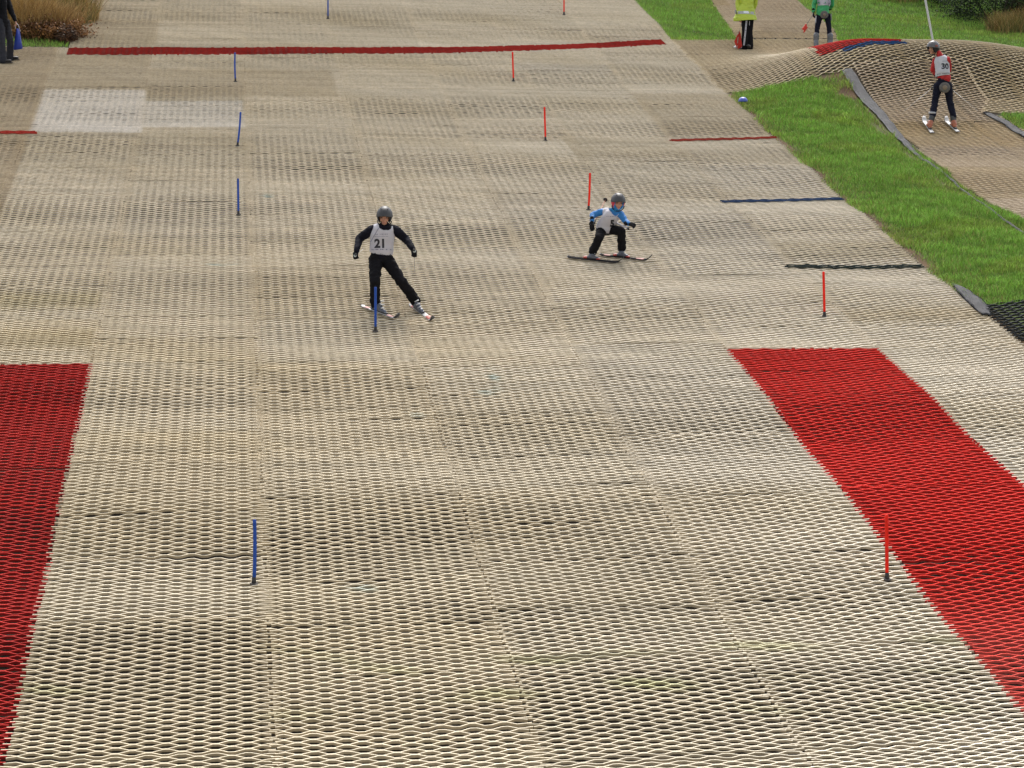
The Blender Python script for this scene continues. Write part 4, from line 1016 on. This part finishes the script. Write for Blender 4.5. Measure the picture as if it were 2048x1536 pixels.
gr = link_mesh('grass', np_mesh('grass', V, F4, F3, attr=C), M['blade']); tag(gr, 'short green turf beside the matting', 'grass', kind='stuff')

# ------------------------------------------------------------------ rough vegetation
def tuft(name, cx, cy, rx, ry, n, h0, h1, cols, label, cat='plant', group=None, lean=.55, wid=.007):
    root = empty(name, (cx, cy, float(H(cx, cy))), label, cat, group)
    a = rng.uniform(0, 6.283, n); r = np.sqrt(rng.uniform(0, 1, n)); X = cx+rx*r*np.cos(a); Y = cy+ry*r*np.sin(a)
    hg = (h0+(h1-h0)*rng.uniform(0, 1, n)**.8)*(1-.35*r**2)*(.8+.35*np.clip(.5+.7*und(X*4, Y*3), 0, 1))
    ci = rng.integers(0, len(cols), n); c = np.array(cols)[ci]*(.6+.8*rng.uniform(0, 1, (n, 1)))
    Z = H(X, Y); la = rng.normal(0, 1.7, n)+np.arctan2(Y-cy, X-cx); ll = rng.uniform(.05, lean*1.35, n)*hg
    lx, ly = np.cos(la)*ll, np.sin(la)*ll; pa = rng.uniform(0, 6.283, n); wv = wid*(.6+.8*rng.uniform(0, 1, n)); dx, dy = np.cos(pa)*wv/2, np.sin(pa)*wv/2
    rows = []
    for u, w_ in ((0, 1), (.35, .9), (.7, .7), (.92, .45)):
        q = u**1.8
        rows += [np.stack([X-dx*w_+lx*q, Y-dy*w_+ly*q, Z-.02+hg*(u-.12*q)], -1), np.stack([X+dx*w_+lx*q, Y+dy*w_+ly*q, Z-.02+hg*(u-.12*q)], -1)]
    rows.append(np.stack([X+lx, Y+ly, Z+hg*.88], -1)); V = np.stack(rows, 1); b = np.arange(n)*9
    F4 = np.concatenate([np.stack([b+2*q, b+2*q+1, b+2*q+3, b+2*q+2], -1) for q in range(3)]); F3 = np.stack([b+6, b+7, b+8], -1)
    # seed heads
    o = link_mesh('blades', np_mesh('blades', V.reshape(-1, 3), F4, F3, attr=np.repeat(c, 9, 0)), M['blade'], root)
    return root
def leafy(name, cx, cy, rx, ry, rz, n, cols, label, leaf=.022, stems=7, cz=None, cat='shrub', group=None):
    z0 = float(H(cx, cy)); root = empty(name, (cx, cy, z0), label, cat, group); cz = cz or rz*.75
    bms = []; tips = []
    rr = random.Random(int(cx*100))
    for i in range(stems):
        a = rr.uniform(0, 6.28); e = rr.uniform(.3, .9); tp = Vector((cx+rx*e*math.cos(a), cy+ry*e*math.sin(a), z0+cz+rz*rr.uniform(.0, .7))); tips.append(tp)
        b0 = Vector((cx+.1*rx*math.cos(a), cy+.1*ry*math.sin(a), z0-.03)); mid = b0.lerp(tp, .5)+Vector((rr.uniform(-.05, .05), rr.uniform(-.05, .05), .05)); bms.append(tube([b0, mid, tp], [.02, .013, .005], 6))
    part('stems', join(*bms), M['bark'], root)
    ncl = 60; cc = rng.normal(0, 1, (ncl, 3)); cc /= np.linalg.norm(cc, axis=1, keepdims=True); cc *= rng.uniform(.45, 1, (ncl, 1)); csz = rng.uniform(.12, .26, ncl)
    ci = rng.integers(0, ncl, n); p = cc[ci]+rng.normal(0, 1, (n, 3))*csz[ci][:, None]
    p = p*np.array([rx, ry, rz])+np.array([cx, cy, z0+cz]); p[:, 2] = np.maximum(p[:, 2], H(p[:, 0], p[:, 1])+.01)
    d = rng.normal(0, 1, (n, 3)); d /= np.linalg.norm(d, axis=1, keepdims=True); q = np.cross(d, rng.normal(0, 1, (n, 3))); q /= np.linalg.norm(q, axis=1, keepdims=True)
    lf = leaf*(.6+.8*rng.uniform(0, 1, (n, 1)))
    V = np.stack([p, p+d*lf*.5+q*lf*.28, p+d*lf, p+d*lf*.5-q*lf*.28], 1).reshape(-1, 3); F = np.arange(n)[:, None]*4+np.arange(4)
    ccol = np.array(cols)[rng.integers(0, len(cols), ncl)]
    c = ccol[ci]*(.6+.8*rng.uniform(0, 1, (n, 1)))
    link_mesh('foliage', np_mesh('foliage', V, F, attr=np.repeat(c, 4, 0)), M['blade'], root)
    return root
TANS = [(.33, .22, .08), (.27, .16, .05), (.40, .29, .12), (.17, .10, .04)]
BRN = [(.13, .06, .025), (.09, .045, .02), (.20, .10, .035)]
def gp(px, py): p = ray(px, py)[0]; return p.x, p.y
tuft('dry_grass_clump', -3.75, 45.9, .62, .7, 5200, .45, 1.05, TANS, 'tall straw-coloured grass clump to the right of the blue bag', group='rough grass at top left')
tuft('dry_grass_clump', -3.15, 46.0, .40, .6, 3200, .3, .85, TANS+BRN[:1], 'brownish grass clump at the edge of the upper slope, left of the long red strip', group='rough grass at top left')
tuft('dry_grass_clump', -3.3, 47.4, .9, .8, 4200, .4, 1.0, TANS+[(.06, .09, .02)], 'greenish straw grass clump behind the others at the top left', group='rough grass at top left')
tuft('dry_grass_clump', -4.6, 46.3, .55, .8, 3600, .4, 1.0, TANS+BRN, 'straw grass clump behind the walking person', group='rough grass at top left')
leafy('bracken', -3.5, 45.35, .95, .45, .22, 8000, BRN, 'low rusty brown bracken at the foot of the dry grass, top left', leaf=.05, cz=.17, cat='plant')
leafy('bracken', -2.95, 45.1, .22, .3, .20, 1500, [(.05, .03, .018), (.08, .04, .02)], 'dark withered bracken at the left end of the long red strip', leaf=.05, cz=.12, cat='plant')
leafy('shrub', -4.3, 48.6, 1.1, .8, .95, 9000, [(.03, .05, .015), (.05, .05, .02)], 'dark green shrub behind the dry grass at the top left', leaf=.045)
leafy('shrub', 18.45, 48.3, 1.35, .9, .95, 22000, [(.018, .034, .010), (.012, .022, .008), (.03, .045, .014)], 'large very dark green shrub behind the lift track, top right', leaf=.045, cz=.7)
leafy('shrub', 20.0, 49.2, 1.1, .9, .8, 12000, [(.018, .034, .010), (.035, .050, .015)], 'dark green shrub cut by the right border at the top', leaf=.045, cz=.75)
leafy('shrub', 17.6, 50.3, .7, .7, .5, 6000, [(.05, .075, .02), (.03, .05, .015)], 'smaller mid green shrub at the far left of the dark one', leaf=.045, cz=.4)
tuft('dry_grass_clump', 19.4, 47.3, .95, .6, 3000, .25, .85, TANS+[(.30, .15, .04), (.09, .11, .03)], 'amber tall grass clump in front of the dark shrub, at the right border', group='rough grass at top right', wid=.006)
tuft('dry_grass_clump', 18.35, 47.1, .55, .4, 2400, .25, .65, TANS+[(.09, .12, .03), (.07, .11, .03)], 'thin pale grass stems in front of the large dark shrub', group='rough grass at top right', wid=.006)
tuft('dry_grass_clump', 16.7, 50.6, 1.0, .7, 3000, .2, .5, TANS+[(.08, .13, .03)]*3, 'faded green and straw grass behind the white lift pole', group='rough grass at top right', wid=.006)
tuft('dry_grass_clump', 19.6, 46.3, .5, .4, 1800, .2, .6, [(.26, .13, .04), (.20, .10, .03), (.08, .10, .03)], 'rusty grass clump by the right border, right of the bump', group='rough grass at top right', wid=.006)
